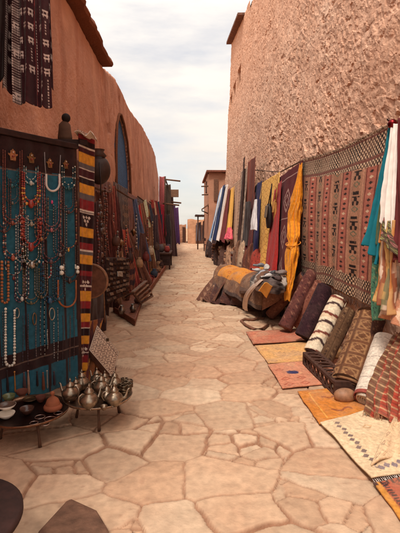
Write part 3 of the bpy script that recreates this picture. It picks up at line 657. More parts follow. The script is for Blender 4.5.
def tassel(px, y0, y1, w, col, label, mat='leather'):
    t = thing('tassel', label, 'tassel', tuple(onb(px, y0)), 'tassels hanging along the foot of the teal board'); a, b = onb(px, y0, .03), onb(px, y1, .03)
    m = MB(); m.ball(a, .008, col, 8, 6); m.build('knot', mat, t)
    m = MB(); m.lathe([(.003, 0), (w * .004 * .7, (b.z - a.z) * .3), (w * .004, (b.z - a.z) * .9), (.001, b.z - a.z)], a, col, 8, sq=(1, .6)); m.build('skirt', mat, t)
for i, (px, col, w, ln, wd) in enumerate(((7, darkb, 3, 22, 'black leather'), (14.5, c(170, 110, 50), 2, 22, 'thin amber'), (24, c(90, 60, 60), 4, 18, 'broad plum'), (28, c(170, 130, 110), 3.5, 24, 'pale copper'), (37, darkb, 3, 16, 'short black'), (43, c(120, 66, 46), 4, 20, 'reddish brown'), (47, c(150, 140, 130), 2, 18, 'thin grey'), (54, c(60, 40, 50), 3, 15, 'dark purple'))):
    tassel(px, 371 + (i % 3), 371 + ln, w, col, wd + ' tassel at the foot of the teal board' + (' by the clay jar' if i == 7 else ''))

# ---- striped kilim strip hung on a post right of the board
SX = Vector((-1.0, 4.32, 0)); yel, mar, gry, blk, redd, wht = c(206, 138, 44), c(70, 24, 30), c(96, 84, 84), c(40, 18, 20), c(128, 34, 38), c(210, 190, 176)
bands = [(0, .02, redd), (.02, .045, blk), (.045, .07, mar), (.07, .11, yel), (.11, .13, gry), (.13, .165, mar), (.165, .19, blk), (.19, .225, yel), (.225, .25, gry), (.25, .29, redd), (.29, .295, wht), (.295, .36, blk), (.36, .395, yel), (.395, .42, blk), (.42, .45, redd), (.45, .465, gry), (.465, .505, yel), (.505, .53, blk), (.53, .55, redd), (.55, .61, mar), (.61, .65, yel), (.65, .68, redd),
         (.68, .70, blk), (.70, .735, yel), (.735, .76, redd), (.76, .79, blk), (.79, .825, yel), (.825, .87, mar), (.87, .90, redd), (.90, .935, yel), (.935, 1.01, blk)]
def strip_col(u, v):
    out = np.zeros(u.shape + (3,))
    for a, b, cl in bands: out = np.where(((v >= a) & (v < b))[..., None], np.array(cl), out)
    for y in (.045, .13, .165, .30, .45, .59, .76, .86): out = np.where((np.abs(v - y) < .0022)[..., None], np.array(wht), out)
    for y0 in (.318, .575, .845):
        for du, dv in ((-.2, 0), (0, 0), (.2, 0), (-.1, .014), (.1, .014), (0, .028)):
            out = np.where(((np.abs(u - .5 - du) * .16 + np.abs(v - y0 - dv) * 1.9) < .014)[..., None], np.array(wht), out)
    return out * (1 + .25 * (fbm(u * 10, v * 60, 4) - .5))[..., None]
t = thing('striped_runner', 'narrow woven runner striped yellow, maroon, grey and black hanging right of the teal board', 'woven runner', (-1.0, 4.3, 0))
P_tl, P_tr, P_bl, P_br = hp(78.5, 133, SX, bn), hp(94.5, 140, SX, bn), hp(77.5, 388, SX, bn), hp(87, 386, SX, bn)
cloth('weaving', None, None, P_tl, P_tr, P_bl, P_br, strip_col, nu=30, nv=300, folds=1.2, amp=.012, parent=t, belly=.02, rag=0)
m = MB(); fr_n = 14
for k in range(fr_n):
    q = V3(P_tl).lerp(V3(P_tr), k / (fr_n - 1)); m.tube([q, q + Vector((.0, -.02, .03)), q + Vector((random.uniform(-.01, .01), -.05, .01 + .02 * random.random()))], .003, wht, 4, False)
m.build('fringe', 'fabric', t)
m = MB(); m.tube([(-1.02, 4.36, 0), (-1.01, 4.37, 2.36)], .025, c(60, 36, 30), 8); o = m.build('wooden_post', 'wood'); tag(o, 'dark wooden post behind the striped runner', 'post')
# shelf plank above board, its small statuette and white rag
m = MB(); a, b = hy(40, 140, 4.25), hy(92, 140, 4.25); m.beam((-1.6, 4.35, 2.43), (-.96, 4.42, 2.43), .24, .05, c(50, 30, 26)); tag(m.build('plank', 'wood', smooth=False, bevel=.005), 'dark plank resting over the top of the teal board', 'plank')
q = hy(65, 137, 4.35); q.z = 2.455
t = thing('statuette', 'small dark statuette with a round head standing on the plank above the board', 'statuette', tuple(q))
m = MB(); m.lathe([(.001, 0), (.068, 0), (.07, .03), (.06, .10), (.056, .15), (.034, .175), (.022, .185), (.001, .187)], q, c(92, 66, 52), 20, sq=(1, .75)); m.build('torso', 'clay', t)
m = MB(); m.ball(q + Vector((.015, 0, .215)), .043, c(34, 22, 20), 14, 10, sc=(1, .95, 1.02)); m.build('head', 'clay', t)
q = hy(86, 135, 4.33)
m = MB(); gu = np.linspace(0, 1, 26); UU, WW = np.meshgrid(gu, gu)
P = np.stack([q.x - .09 + .19 * UU, q.y - .1 + .2 * WW, 2.47 + .05 * np.sin(UU * 4 + 1) ** 2 * (1 - .5 * WW) + .03 * fbm(UU * 5, WW * 5, 3) - .06 * (UU > .8) * (UU - .8) * 5], -1)
m.grid(P, solidc(c(214, 198, 186), .1)(UU, WW)); tag(m.build('crumpled_rag', 'silk', solid=.004), 'crumpled whitish rag on the plank beside the statuette', 'rag')

# ================================================================== LEFT: GARMENTS ABOVE
def robe_col(u, v):
    base = np.ones(u.shape + (3,)) * A(*c(66, 28, 34)); base = mixc(base, A(*c(44, 18, 24)), fbm(u * 5, v * 3, 1))
    a, b = u * 7, v * 11; i, j = np.floor(a), np.floor(b); fa, fb = a - i, b - j; h = hsh(i, j, 4)
    m1 = (h > .55) & (((np.abs(fb - .3) < .06) | (np.abs(fb - .55) < .06)) & (fa > .15) & (fa < .85) | ((np.abs(fa - .3) < .05) | (np.abs(fa - .7) < .05)) & (fb > .3) & (fb < .75))
    m2 = (h < .2) & (np.abs(fa - .5) < .06) & ((fb * 5) % 1 < .5)
    side = (u < .17) & ((v * 60) % 1 < .5) & (((u * 60) % 1) < .6)
    w_ = (m1 | m2 | side) & (v > .03)
    out = np.where(w_[..., None], A(*c(206, 184, 176)), base)
    line = (np.abs(u - .60 - .02 * np.sin(v * 9)) < .006); out = np.where(line[..., None], A(*c(170, 70, 66)), out); return out
t = thing('hanging_robe', 'dark maroon robe with small white stitched marks hanging high on the left wall', 'robe', (-1.4, 3.7, 2.4))
cloth('robe_body', None, None, hy(12, -52, 3.75), hy(46, -50, 3.72), hy(14, 103, 3.62), hy(51, 108, 3.66), robe_col, nu=110, nv=190, folds=2.2, amp=.032, parent=t, seed=2, rag=.02)
cloth('sleeve', None, None, hy(4, -50, 3.85), hy(18, -50, 3.8), hy(5, 90, 3.75), hy(27, 99, 3.72), robe_col, nu=50, nv=120, folds=1.5, amp=.03, parent=t, seed=5, rag=.04)
cloth('sleeve', None, None, hy(40, -50, 3.8), hy(47, -50, 3.78), hy(47, 80, 3.78), hy(54, 88, 3.74), robe_col, nu=50, nv=120, folds=1.3, amp=.02, parent=t, seed=8, rag=.03)
cloth('hanging_garment', 'nearly black garment at the top left edge of the photo, left of the maroon robe', 'garment', hy(-60, -60, 3.35), hy(6, -60, 3.5), hy(-60, 120, 3.3), hy(4, 78, 3.55), solidc(c(34, 18, 18), .3, 3), folds=3, amp=.04, seed=3)
m = MB(); m.tube([(-1.75, 3.3, 4.12), (-1.1, 3.95, 4.10)], .02, c(80, 52, 40), 8); tag(m.build('hanging_pole', 'wood'), 'wooden pole stuck out of the left wall that carries the maroon robe', 'pole')

# ================================================================== LEFT: TRAYS OF POTS
def tray(name, label, o0, r, z, col, rim, legs=3, la=0):
    t = thing(name, label, 'tray table', (o0[0], o0[1], 0)); o = (o0[0], o0[1], z)
    m = MB(); m.lathe([(.001, -.006), (r * .8, -.008), (r * .97, .004), (r, .022), (r * .985, .024), (r * .95, .010), (r * .8, 0), (.001, 0)], o, [col] * 2 + [rim] * 4 + [col] * 2, 48); m.build('tray_plate', 'metal', t)
    for k in range(legs):
        a = la + 2 * math.pi * k / legs; x, y = o0[0] + r * .55 * math.cos(a), o0[1] + r * .55 * math.sin(a)
        m = MB(); m.tube([(x, y, z - .01), (x + .03 * math.cos(a), y + .03 * math.sin(a), z * .5), (x + .05 * math.cos(a), y + .05 * math.sin(a), 0)], [.012, .009, .013], c(96, 66, 50), 8); m.build('leg', 'wood', t)
    return t
T1, T2, TZ = hz(29, 412, .20), hz(98, 397, .20), .20
tray('tray_table', 'low dark round tray on legs holding bowls and a clay jar below the teal board', T1, .30, TZ, c(70, 44, 38), c(150, 110, 86), la=-.9)
tray('tray_table', 'low round metal tray on legs crowded with small metal teapots', T2, .285, TZ, c(130, 104, 86), c(190, 160, 136), la=-1.35)
# a teapot, then copies
def teapot():
    t = thing('teapot', 'x', 'teapot', (0, 0, 0), 'metal teapots on the round tray'); s = c(168, 150, 130)
    m = MB(); m.lathe([(.001, .012), (.03, .012), (.034, .004), (.036, .012), (.052, .028), (.066, .052), (.068, .068), (.060, .088), (.042, .104), (.032, .112), (.030, .120), (.034, .124)], (0, 0, 0), s, 26); b = m.build('body', 'metal', t)
    m = MB(); m.lathe([(.034, .122), (.036, .126), (.031, .136), (.018, .150), (.008, .156), (.006, .162), (.010, .168), (.010, .174), (.004, .182), (.001, .190)], (0, 0, 0), s, 20); l_ = m.build('lid', 'metal', t)
    m = MB(); m.tube([(.055, 0, .050), (.085, 0, .062), (.096, 0, .090), (.104, 0, .118), (.122, 0, .130)], [.016, .013, .009, .007, .006], s, 10); m.build('spout', 'metal', t)
    m = MB(); m.tube([(-.036, 0, .118), (-.062, 0, .128), (-.088, 0, .118), (-.096, 0, .090), (-.085, 0, .060), (-.062, 0, .048)], [.005, .006, .006, .006, .006, .005], s, 8); m.build('handle', 'metal', t)
    for k in range(3):
        a = 2.1 * k; m = MB(); m.ball((.036 * math.cos(a), .036 * math.sin(a), .008), .009, s, 8, 6); m.build('foot', 'metal', t)
    return t
tp0 = teapot()
def place_pot(px, py, rz, sc, label, first=[True]):
    p = hz(px, py, TZ + .003)
    if first[0]:
        tp0.location = p; tp0.rotation_euler = (0, 0, rz); tp0.scale = (sc,) * 3; tp0['label'] = label; first[0] = False
    else: dup(tp0, p, rz, label, sc)
for px, py, rz, sc, lb in ((70.5, 401, 2.6, 1.02, 'teapot at the left rim of the metal tray, next to the clay jar'), (89.5, 409, .9, 1.08, 'largest front teapot in the middle of the near rim of the metal tray'),
                           (114.5, 406, .3, 1.0, 'teapot at the front right of the metal tray'), (82, 390, 1.9, .98, 'teapot behind the left one at the back of the metal tray'),
                           (101.5, 394, .6, .98, 'teapot in the middle of the crowded metal tray'), (97, 385, 2.4, .86, 'teapot at the back of the tray, in front of the inlaid box'),
                           (107, 402, 1.3, .82, 'small teapot squeezed between the two nearest ones on the metal tray'), (76, 394, -2.0, .8, 'small teapot tucked behind the left rim of the metal tray'), (105, 388, .2, .84, 'small teapot at the back centre of the metal tray'),
                           (115, 389, -.5, .9, 'teapot at the back right of the metal tray, beside the heap of bracelets')): place_pot(px, py, rz, sc, lb)
def bowl(px, py, r, h, col, label, mat='glaze', z=TZ + .003, name='bowl', group='small dishes and bowls on the dark tray', inner=None, X=None):
    p = hz(px, py, z) if X is None else hx(px, py, X); inner = inner or col
    m = MB(); m.lathe([(.001, 0), (r * .45, 0), (r * .5, .004), (r * .85, h * .5), (r, h), (r * .95, h), (r * .78, h * .5), (r * .4, .008), (.001, .008)], p, [col] * 5 + [inner] * 4, 22)
    return tag(m.build(name, mat), label, 'bowl', group)
bowl(104, 410, .030, .035, c(150, 130, 110), 'small metal cup at the near rim between two teapots', 'metal', group='small metal cups on the teapot tray', name='cup')
bowl(76, 396, .028, .04, c(150, 130, 110), 'small metal cup at the left of the teapot tray', 'metal', group='small metal cups on the teapot tray', name='cup')
for k, (dx, dy) in enumerate(((0, 0), (7, -3), (3, -8), (-5, -6), (9, -11), (1, -15))):
    p = hz(124 + dx * .6, 393 + dy * .5, TZ)
    m = MB()
    for j in range(5):
        a0 = random.uniform(0, 6); rr = .028; zz = p.z + .012 + j * .013
        m.tube([(p.x + rr * math.cos(a) , p.y + rr * math.sin(a), zz + .004 * math.sin(a + a0)) for a in np.linspace(0, 2 * math.pi, 15)], .006, np.array(c(126, 106, 84)) * random.uniform(.7, 1.2), 6, False)
    tag(m.build('bracelet_stack', 'metal'), ['near', 'right hand', 'middle', 'left hand', 'farthest right', 'farthest'][k] + ' stack of greenish brass bracelets at the right side of the teapot tray', 'bracelets', 'stacks of bracelets on the teapot tray')
# dishes on the dark tray
bowl(6.5, 418, .062, .04, c(218, 206, 190), 'lower white glazed bowl of the pair at the left of the dark tray')
bowl(7, 409, .066, .035, c(224, 212, 198), 'upper white glazed bowl tilted on the other at the left of the dark tray', z=TZ + .045, inner=c(90, 70, 60))
bowl(9, 401, .05, .05, c(98, 104, 70), 'olive green glazed bowl at the back left of the dark tray')
bowl(27, 414, .052, .05, c(70, 44, 36), 'dark brown bowl with a pale spot in the middle of the dark tray')
bowl(30, 401, .06, .02, c(120, 92, 66), 'flat brass dish at the back of the dark tray', 'metal', name='dish')
bowl(22, 396, .05, .05, c(104, 56, 42), 'reddish clay bowl at the back of the dark tray', 'clay')
bowl(41, 402, .04, .05, c(96, 50, 38), 'small dark red pot beside the clay jar', 'clay')
for k, (px, py, r_) in enumerate(((40, 417, .035), (50, 419, .04), (58, 413, .03), (45, 424, .03), (34, 423, .028))):
    p = hz(px, py, TZ + .008)
    tag(MB().tube([(p.x + r_ * math.cos(a), p.y + r_ * math.sin(a), p.z) for a in np.linspace(0, 2 * math.pi, 31)], .0035, c(176, 150, 140), 6, False).build('bangle', 'metal'),
        'thin silver bangle lying ' + ['in the middle', 'at the right front', 'at the far right', 'at the front rim', 'left of the others'][k] + ' on the dark tray', 'bangle', 'thin bangles on the dark tray')
p = hz(53, 410, TZ + .003); t = thing('clay_jar', 'small orange clay jar with a pointed lid at the back of the dark tray', 'jar', tuple(p))
m = MB(); m.lathe([(.001, 0), (.055, 0), (.068, .012), (.070, .03), (.060, .044), (.052, .046), (.001, .046)], p, c(144, 80, 54), 26); m.build('dish', 'clay', t)
m = MB(); m.lathe([(.054, .046), (.052, .06), (.042, .085), (.026, .100), (.014, .108), (.010, .118), (.017, .130), (.016, .142), (.001, .150)], p, c(150, 86, 58), 26); m.build('lid', 'clay', t)
p = hz(65, 421, TZ + .01)

# ---- dark round table edge and stone block at the foot of the frame
t = thing('round_table', 'dark round table whose edge cuts the bottom left corner of the photo', 'table', (-.98, 1.93, 0))
m = MB(); m.lathe([(.001, .27), (.34, .27), (.355, .285), (.355, .305), (.34, .315), (.001, .315)], (-1.10, 1.83, 0), c(52, 30, 26), 56); m.build('tabletop', 'wood', t)
for k in range(3):
    a = 2.1 * k + .3; m = MB(); m.tube([(-1.1 + .22 * math.cos(a), 1.83 + .22 * math.sin(a), .28), (-1.1 + .26 * math.cos(a), 1.83 + .26 * math.sin(a), 0)], .022, c(52, 30, 26), 8); m.build('leg', 'wood', t)
m = MB(); cs = [hz(38, 530, .07), hz(35, 560, .07), hz(118, 560, .07), hz(108, 528, .07), hz(97, 509, .07), hz(71, 498, .07), hz(66, 500, .07)]
n = len(cs); Vv = [(q.x, q.y, 0) for q in cs] + [(q.x * 1., q.y, .065 + .006 * (i % 2)) for i, q in enumerate(cs)]
m.add(Vv, [tuple(range(n))[::-1], tuple(range(n, 2 * n))] + [(i, (i + 1) % n, n + (i + 1) % n, n + i) for i in range(n)], c(106, 76, 60))
o = m.build('stone_block', 'stone', smooth=False, bevel=.012); tag(o, 'loose dark brown stone slab with a blunt point lying at the bottom of the photo', 'stone')

# ================================================================== LEFT: GOODS ALONG THE WALL
# inlaid box leaning against a heap of cloth
t = thing('inlaid_box', 'bone inlaid wooden box leaning beyond the teapot tray', 'box', tuple(hz(108, 382)))
c0, c1, c2, c3 = hx(97, 325, -1.02), hx(119, 352, -.80), hz(112, 378, .06), hz(89, 349, .28)
_pp, _pn = hz(104, 365, .22), Vector((.35, -.62, .70)).normalized(); c0, c1, c2, c3 = [hp(x, y, _pp, _pn) for x, y in ((97, 325), (119, 352), (113, 378), (89, 350))]
def inlay(u, v):
    out = mixc(A(*c(196, 166, 140)), A(*c(166, 130, 104)), fbm(u * 6, v * 6, 4))
    a, b = u * 5, v * 4; i, j = np.floor(a), np.floor(b); fa, fb = a - i - .5, b - j - .5; rr = np.sqrt(fa ** 2 + fb ** 2); an = np.arctan2(fb, fa)
    out = np.where(((np.abs(rr - .30 - .08 * np.cos(4 * an)) < .05) | (rr < .10))[..., None], A(*c(80, 50, 42)), out)
    line = (np.minimum(np.abs(fa), np.abs(fb)) > .44) ; out = np.where(((np.maximum(np.abs(fa), np.abs(fb)) > .455))[..., None], A(*c(92, 60, 50)), out)
    e_ = np.minimum(np.minimum(u, 1 - u), np.minimum(v, 1 - v)); out = np.where((e_ < .05)[..., None], A(*c(94, 62, 52)), out); out = np.where(((e_ > .015) & (e_ < .032))[..., None], A(*c(200, 176, 150)), out)
    out = np.where((np.abs(v - .17) < .012)[..., None], A(*c(60, 36, 30)), out); return out
nb = (c1 - c0).cross(c3 - c0).normalized(); nb = nb if nb.dot(EYE - c0) > 0 else -nb
uu, vv = np.meshgrid(np.linspace(0, 1, 110), np.linspace(0, 1, 110)); q = lambda a: np.array(a)
P = (q(c0) * (1 - uu[..., None]) + q(c1) * uu[..., None]) * (1 - vv[..., None]) + (q(c3) * (1 - uu[..., None]) + q(c2) * uu[..., None]) * vv[..., None]
m = MB(); m.grid(P + np.array(nb) * .002, inlay(uu, vv)); m.build('inlaid_lid', 'glaze', t)
m = MB(); Vv = [tuple(x) for x in (c0, c1, c2, c3)] + [tuple(x - nb * .10) for x in (c0, c1, c2, c3)]
m.add(Vv, [(3, 2, 1, 0), (4, 5, 6, 7), (0, 1, 5, 4), (1, 2, 6, 5), (2, 3, 7, 6), (3, 0, 4, 7)], c(110, 74, 58)); m.build('carcass', 'wood', t, smooth=False, bevel=.006)
m = MB(); m.box((c0 + c1) / 2 + nb * .012 + (c3 - c0) * .08, (.03, .012, .03), c(120, 100, 80)); m.build('clasp', 'metal', t, smooth=False)
# heap of folded textiles that carries it
def heap(name, label, cat, ctr, size, colfn, mat='fabric', seed=0, group=None, rough=.35, n=40):
    u = np.linspace(0, 1, n); UU, WW = np.meshgrid(u, np.linspace(.02, 1, n)); th = UU * 2 * np.pi; ph = WW * np.pi / 2
    f1 = fbm(np.cos(th) * 1.7 + 5, np.sin(th) * 1.7 + WW * 2.2, seed); f2 = fbm(np.cos(th) * 5 + 5, np.sin(th) * 5 + WW * 6, seed + 5)
    rr = (1 + rough * (f1 - .5) * 2 + rough * .4 * (f2 - .5) * 2)
    x = ctr[0] + size[0] / 2 * np.sin(ph) ** .8 * np.cos(th) * rr; y = ctr[1] + size[1] / 2 * np.sin(ph) ** .8 * np.sin(th) * rr
    z = ctr[2] + size[2] * np.cos(ph) ** .8 * (1 + rough * (f1 - .5) + .25 * rough * np.sin(th * 5 + f2 * 8)) + .0
    m = MB(); m.grid(np.stack([x, y, z], -1), colfn(UU, WW)); return tag(m.build(name, mat), label, cat, group)
heap('textile_heap', 'rumpled heap of brown and ochre cloth under the inlaid box', 'cloth heap', tuple(hz(100, 376) + Vector((-.12, .12, 0))), (.50, .45, .42), stripes([c(110, 66, 44), c(150, 96, 50), c(84, 48, 40), c(120, 60, 48)], 2, wob=.3), seed=4)
cloth('wrinkled_shawl', 'ochre and maroon shawl bunched between the striped runner and the inlaid box', 'shawl', hy(86, 322, 4.6), hy(103, 318, 4.9), hy(78, 392, 4.15), hy(92, 375, 4.3), stripes([c(170, 108, 50), c(90, 44, 40), c(140, 80, 46), c(70, 40, 40)], 1, True, wob=.25), folds=2.5, amp=.05, seed=6)
# round frame drum and cane
p = hx(90.5, 281, -1.16); rd = (EYE - p).normalized(); a = rd.cross(Vector((0, 0, 1))).normalized(); a = (a + Vector((0, .25, 0))).normalized(); b = Vector((0, 0, 1)); nn = a.cross(b).normalized(); nn = nn if nn.dot(rd) > 0 else -nn
rp = 17.0 / FPX * (p - EYE).length; Rm = Matrix((a, b, nn)).transposed()
t = thing('frame_drum', 'round frame drum with a brown skin behind the striped runner', 'drum', tuple(p - Vector((0, 0, rp))))
m = MB(); m.lathe([(rp * .93, -.03), (rp, -.03), (rp, .03), (rp * .93, .03)], p, c(150, 106, 78), 40, tilt=Rm); m.build('hoop', 'wood', t)
m = MB(); m.lathe([(.001, .018), (rp * .94, .02)], p, c(122, 78, 58), 40, tilt=Rm); m.build('skin', 'leather', t)
m = MB(); m.tube([hz(105, 330, 0), hx(104.2, 300, -1.08), hx(102.5, 275, -1.14), hx(99, 269, -1.17)], .009, c(150, 110, 84), 8); tag(m.build('walking_stick', 'wood'), 'thin bent walking stick standing right of the frame drum', 'stick')
cloth('dark_hanging', 'dark brown cloth hanging below the frame drum', 'cloth', hx(86, 292, -1.22), hx(103, 292, -1.24), hz(86, 342, .06), hz(104, 330, .06), solidc(c(60, 36, 32), .3, 2), folds=2, amp=.03, seed=9)

# board of small tiles, amulets and locks
Tq = thing('amulet_panel', 'panel hung with rows of small metal amulets and a square mirror beside the drum', 'panel', tuple(hz(118, 310)))
pA, pB, pC, pD = hy(105.5, 257, 7.0), hy(129, 258, 7.25), hy(128, 294, 7.05), hy(106, 304, 6.75)
def bil(u, v, off=0.):
    q_ = (pA.lerp(pB, u)).lerp(pD.lerp(pC, u), v); n_ = (pB - pA).cross(pD - pA).normalized(); n_ = n_ if n_.dot(EYE - pA) > 0 else -n_; return q_ + n_ * off, n_
m = MB(); Pg = np.array([[tuple(bil(i / 9, j / 9)[0]) for i in range(10)] for j in range(10)]); m.grid(Pg, c(66, 44, 38)); m.build('panel_cloth', 'fabric', Tq, solid=.01)
for r_ in range(9):
    for k in range(7):
        if random.random() < .08 or (r_ in (3,) and k in (3, 4)): continue
        q_, n_ = bil((k + .5 + random.uniform(-.12, .12)) / 7, (r_ + .5) / 9, .026); s_ = random.uniform(.7, 1.1)
        u_ = (pB - pA).normalized(); v_ = n_.cross(u_); m = MB(); m.box(q_, (.064 * s_, .046 * s_, .014), np.array(random.choice([c(130, 116, 104), c(96, 84, 76), c(160, 146, 132), c(80, 60, 50)])), Matrix((u_, v_, n_)).transposed() @ Matrix.Rotation(random.uniform(-.3, .3), 3, 'Z')); m.build('amulet', 'metal', Tq, smooth=False, bevel=.003)
q_, n_ = bil(.58, .42, .034); u_ = (pB - pA).normalized(); m = MB(); m.box(q_, (.10, .09, .008), c(190, 190, 180), Matrix((u_, n_.cross(u_), n_)).transposed()); m.build('mirror', 'metal', Tq, smooth=False, bevel=.003)

# low wooden tray of wares under the panel, and the pots on it
def slab(name, label, cat, pts, h, col, mat='wood', rim=.03, group=None):
    t = thing(name, label, cat, tuple(V3(pts[0])), group); n = len(pts); cen = sum((V3(p) for p in pts), Vector()) / n
    m = MB(); Vv = [(p[0], p[1], .02) for p in pts] + [(p[0], p[1], h) for p in pts]
    m.add(Vv, [tuple(range(n))[::-1], tuple(range(n, 2 * n))] + [(i, (i + 1) % n, n + (i + 1) % n, n + i) for i in range(n)], col); m.build('shelf_board', mat, t, smooth=False, bevel=.006)
    for i in range(n):
        a_, b_ = V3(pts[i]), V3(pts[(i + 1) % n]); m = MB(); m.beam((a_.x, a_.y, h + rim / 2), (b_.x, b_.y, h + rim / 2), .02, rim, np.array(col) * 1.15); m.build('rim', mat, t, smooth=False, bevel=.004)
    return t
slab('low_tray', 'low brown wooden tray of wares on the ground under the amulet panel', 'tray', [hz(135, 327), hz(113, 313), (-1.35, hz(113, 313).y, 0), (-1.35, hz(140, 301).y + .3, 0), hz(143, 300)], .10, c(126, 74, 54))
def pot(px, py, X_, hgt, r, col, label, mat='clay', z=0, prof=None, cat='pot', name='pot', group='small pots and vessels set out along the left side'):
    p = hz(px, py, z); prof = prof or [(.001, 0), (.6, 0), (.7, .05), (1, .4), (.9, .65), (.5, .82), (.45, .9), (.6, 1), (.5, 1), (.38, .88), (.001, .86)]
    t = thing(name, label, cat, tuple(p), group)
    m = MB(); m.lathe([(a * r, b * hgt) for a, b in prof], p, col, 20); m.build('vessel', mat, t)
    m = MB(); m.lathe([(r * .62, hgt * .98), (r * .66, hgt * 1.0), (r * .62, hgt * 1.03), (r * .5, hgt * 1.0)], p, np.array(col) * .8, 20); m.build('rim', mat, t)
    return t
for px, py, h, r, cl, lb, mt in ((122, 314, .15, .06, c(170, 160, 150), 'pale silver cup standing on the low tray by the alley edge', 'metal'), (133, 312, .14, .06, c(150, 140, 130), 'silver cup near the tip of the low tray', 'metal'), (127, 300, .2, .07, c(110, 70, 54), 'brown clay jug at the back of the low tray', 'clay'),
                                 (137, 303, .12, .06, c(90, 60, 50), 'squat dark pot at the far corner of the low tray', 'clay'), (116, 308, .18, .07, c(84, 54, 46), 'dark round jar at the inner corner of the low tray', 'clay')):
    pot(px, py, 0, h, r, cl, lb, mt, z=.105)
# slatted wooden stool lying tilted
t = thing('slatted_stool', 'small slatted wooden stool tipped on its side beside the low tray', 'stool', tuple(hz(145, 303)))
s0, s1, s2, s3 = hz(133, 292, .50), hz(146, 281, .50), hz(152, 296, .16), hz(141, 303, .14)
for k in range(5):
    f = k / 4; m = MB(); m.beam(V3(s0).lerp(V3(s3), f), V3(s1).lerp(V3(s2), f), .07, .025, c(150, 116, 92) if k % 2 else c(124, 92, 74)); m.build('slat', 'wood', t, smooth=False, bevel=.004)
for a_, b_ in ((s0, s3), (s1, s2)): m = MB(); m.beam(V3(a_) - Vector((0, -.03, .02)), V3(b_) - Vector((0, -.03, .02)), .03, .05, c(90, 60, 48)); m.build('side_rail', 'wood', t, smooth=False, bevel=.004)
for a_ in (s0, s1, s2, s3): m = MB(); m.tube([V3(a_) + Vector((-.02, .03, -.02)), V3(a_) + Vector((-.16, .16, -.12))], .015, c(90, 60, 48), 6); m.build('leg', 'wood', t)
# long low reddish shelf along the wall with wares
e0, e1 = hz(146, 300), hz(165.5, 270)
slab('low_shelf', 'long low reddish wooden shelf edge running along the left goods', 'shelf', [e0, (-1.45, e0.y + .2, 0), (-1.45, e1.y, 0), e1], .14, c(140, 78, 56))
def lerp(a_, b_, f): return a_ + (b_ - a_) * f
potcols = [c(110, 60, 46), c(150, 110, 80), c(90, 84, 80), c(134, 50, 44), c(70, 48, 44), c(176, 140, 110), c(60, 70, 84), c(128, 90, 50)]
names = ['rusty red', 'sandy', 'grey', 'crimson', 'black brown', 'pale', 'slate blue', 'ochre']
for k in range(14):
    f = (k + .5) / 14; y = lerp(e0.y, e1.y, f); x = lerp(e0.x, e1.x, f) - .10 - .25 * (k % 3) * .6; p = Vector((x, y, .145)); r_ = random.uniform(.07, .12); h = random.uniform(.15, .32); cl = potcols[k % 8]
    t = thing('pot', '%s %s pot on the low reddish shelf, number %d going away from the stool' % (names[k % 8], 'squat' if h < .22 else 'tall', k + 1), 'pot', tuple(p), 'pots along the low reddish shelf')
    t['label'] = '%s %s pot on the %s of the low reddish shelf%s' % (names[k % 8], 'squat' if h < .22 else 'tall', ['near end', 'middle', 'far end'][min(2, k * 3 // 14)], [', at its edge', ', one row back', ', against the cloths'][k % 3])
    m = MB(); m.lathe([(a * r_, b * h) for a, b in [(.001, 0), (.6, 0), (.75, .08), (1, .45), (.85, .7), (.45, .85), (.55, 1), (.42, .98), (.001, .8)]], p, cl, 16); m.build('vessel', 'clay', t)
    m = MB(); m.tube([(x + r_ * .45, y, .145 + h * .93), (x + r_ * 1.15, y, .145 + h * .85), (x + r_ * .95, y, .145 + h * .5)], .010, cl, 6); m.build('handle', 'clay', t)

# ---- things hanging on the wall: poles, cords, scarves, strings, lanterns
for k, (y0, y1, z) in enumerate(((4.9, 9.0, 2.26), (8.9, 13.4, 2.40), (13.2, 17.8, 2.55), (17.6, 22.4, 2.66))):
    m = MB(); m.tube([(-1.42, y0, z), (-1.40, (y0 + y1) / 2, z - .03), (-1.42, y1, z + .02)], .022, c(92, 62, 48), 8); tag(m.build('rail', 'wood'), ['nearest', 'second nearest', 'third', 'farthest'][k] + ' of the wooden rails the left hand goods hang from', 'rail', 'wooden rails along the left wall')
def hang_left(px, ytop, ybot, w, col, label, kind, X_=-1.38, seed=0, name='scarf', cat='scarf', group='scarves and strips hung along the left wall', ang=None, gather=.5, Xb=None, mat='fabric', folds=2.2, amp=.055):
    t_ = hx(px, ytop, X_); Xb = X_ if Xb is None else Xb; b_ = Vector((Xb, t_.y - .05, 0)); dd = (t_.y); b_.z = 1.6 - (ybot - 228) / FPX * dd
    b_.z = max(b_.z, .03); an = ang if ang is not None else .65
    dx = Vector((math.cos(an), math.sin(an), 0)) * (w / FPX * dd / max(.35, abs(math.cos(an)) + .15 * abs(math.sin(an)))) * .85
    cf0 = col; col = lambda u, v: np.clip(cf0(u, v) * 1.8 + .01, 0, .8)
    return cloth(name, label, cat, t_ - dx, t_ + dx, b_ - dx * 1.15, b_ + dx * 1.15, col, nu=26, nv=60, folds=folds, amp=amp, gather=gather, gbot=.35 * math.sin(seed * 2.3), seed=seed, group=group, mat=mat, rag=.10, sag=.04, waist=(0, .45, 0, .3)[seed % 4], wv=.3 + .07 * (seed % 5))
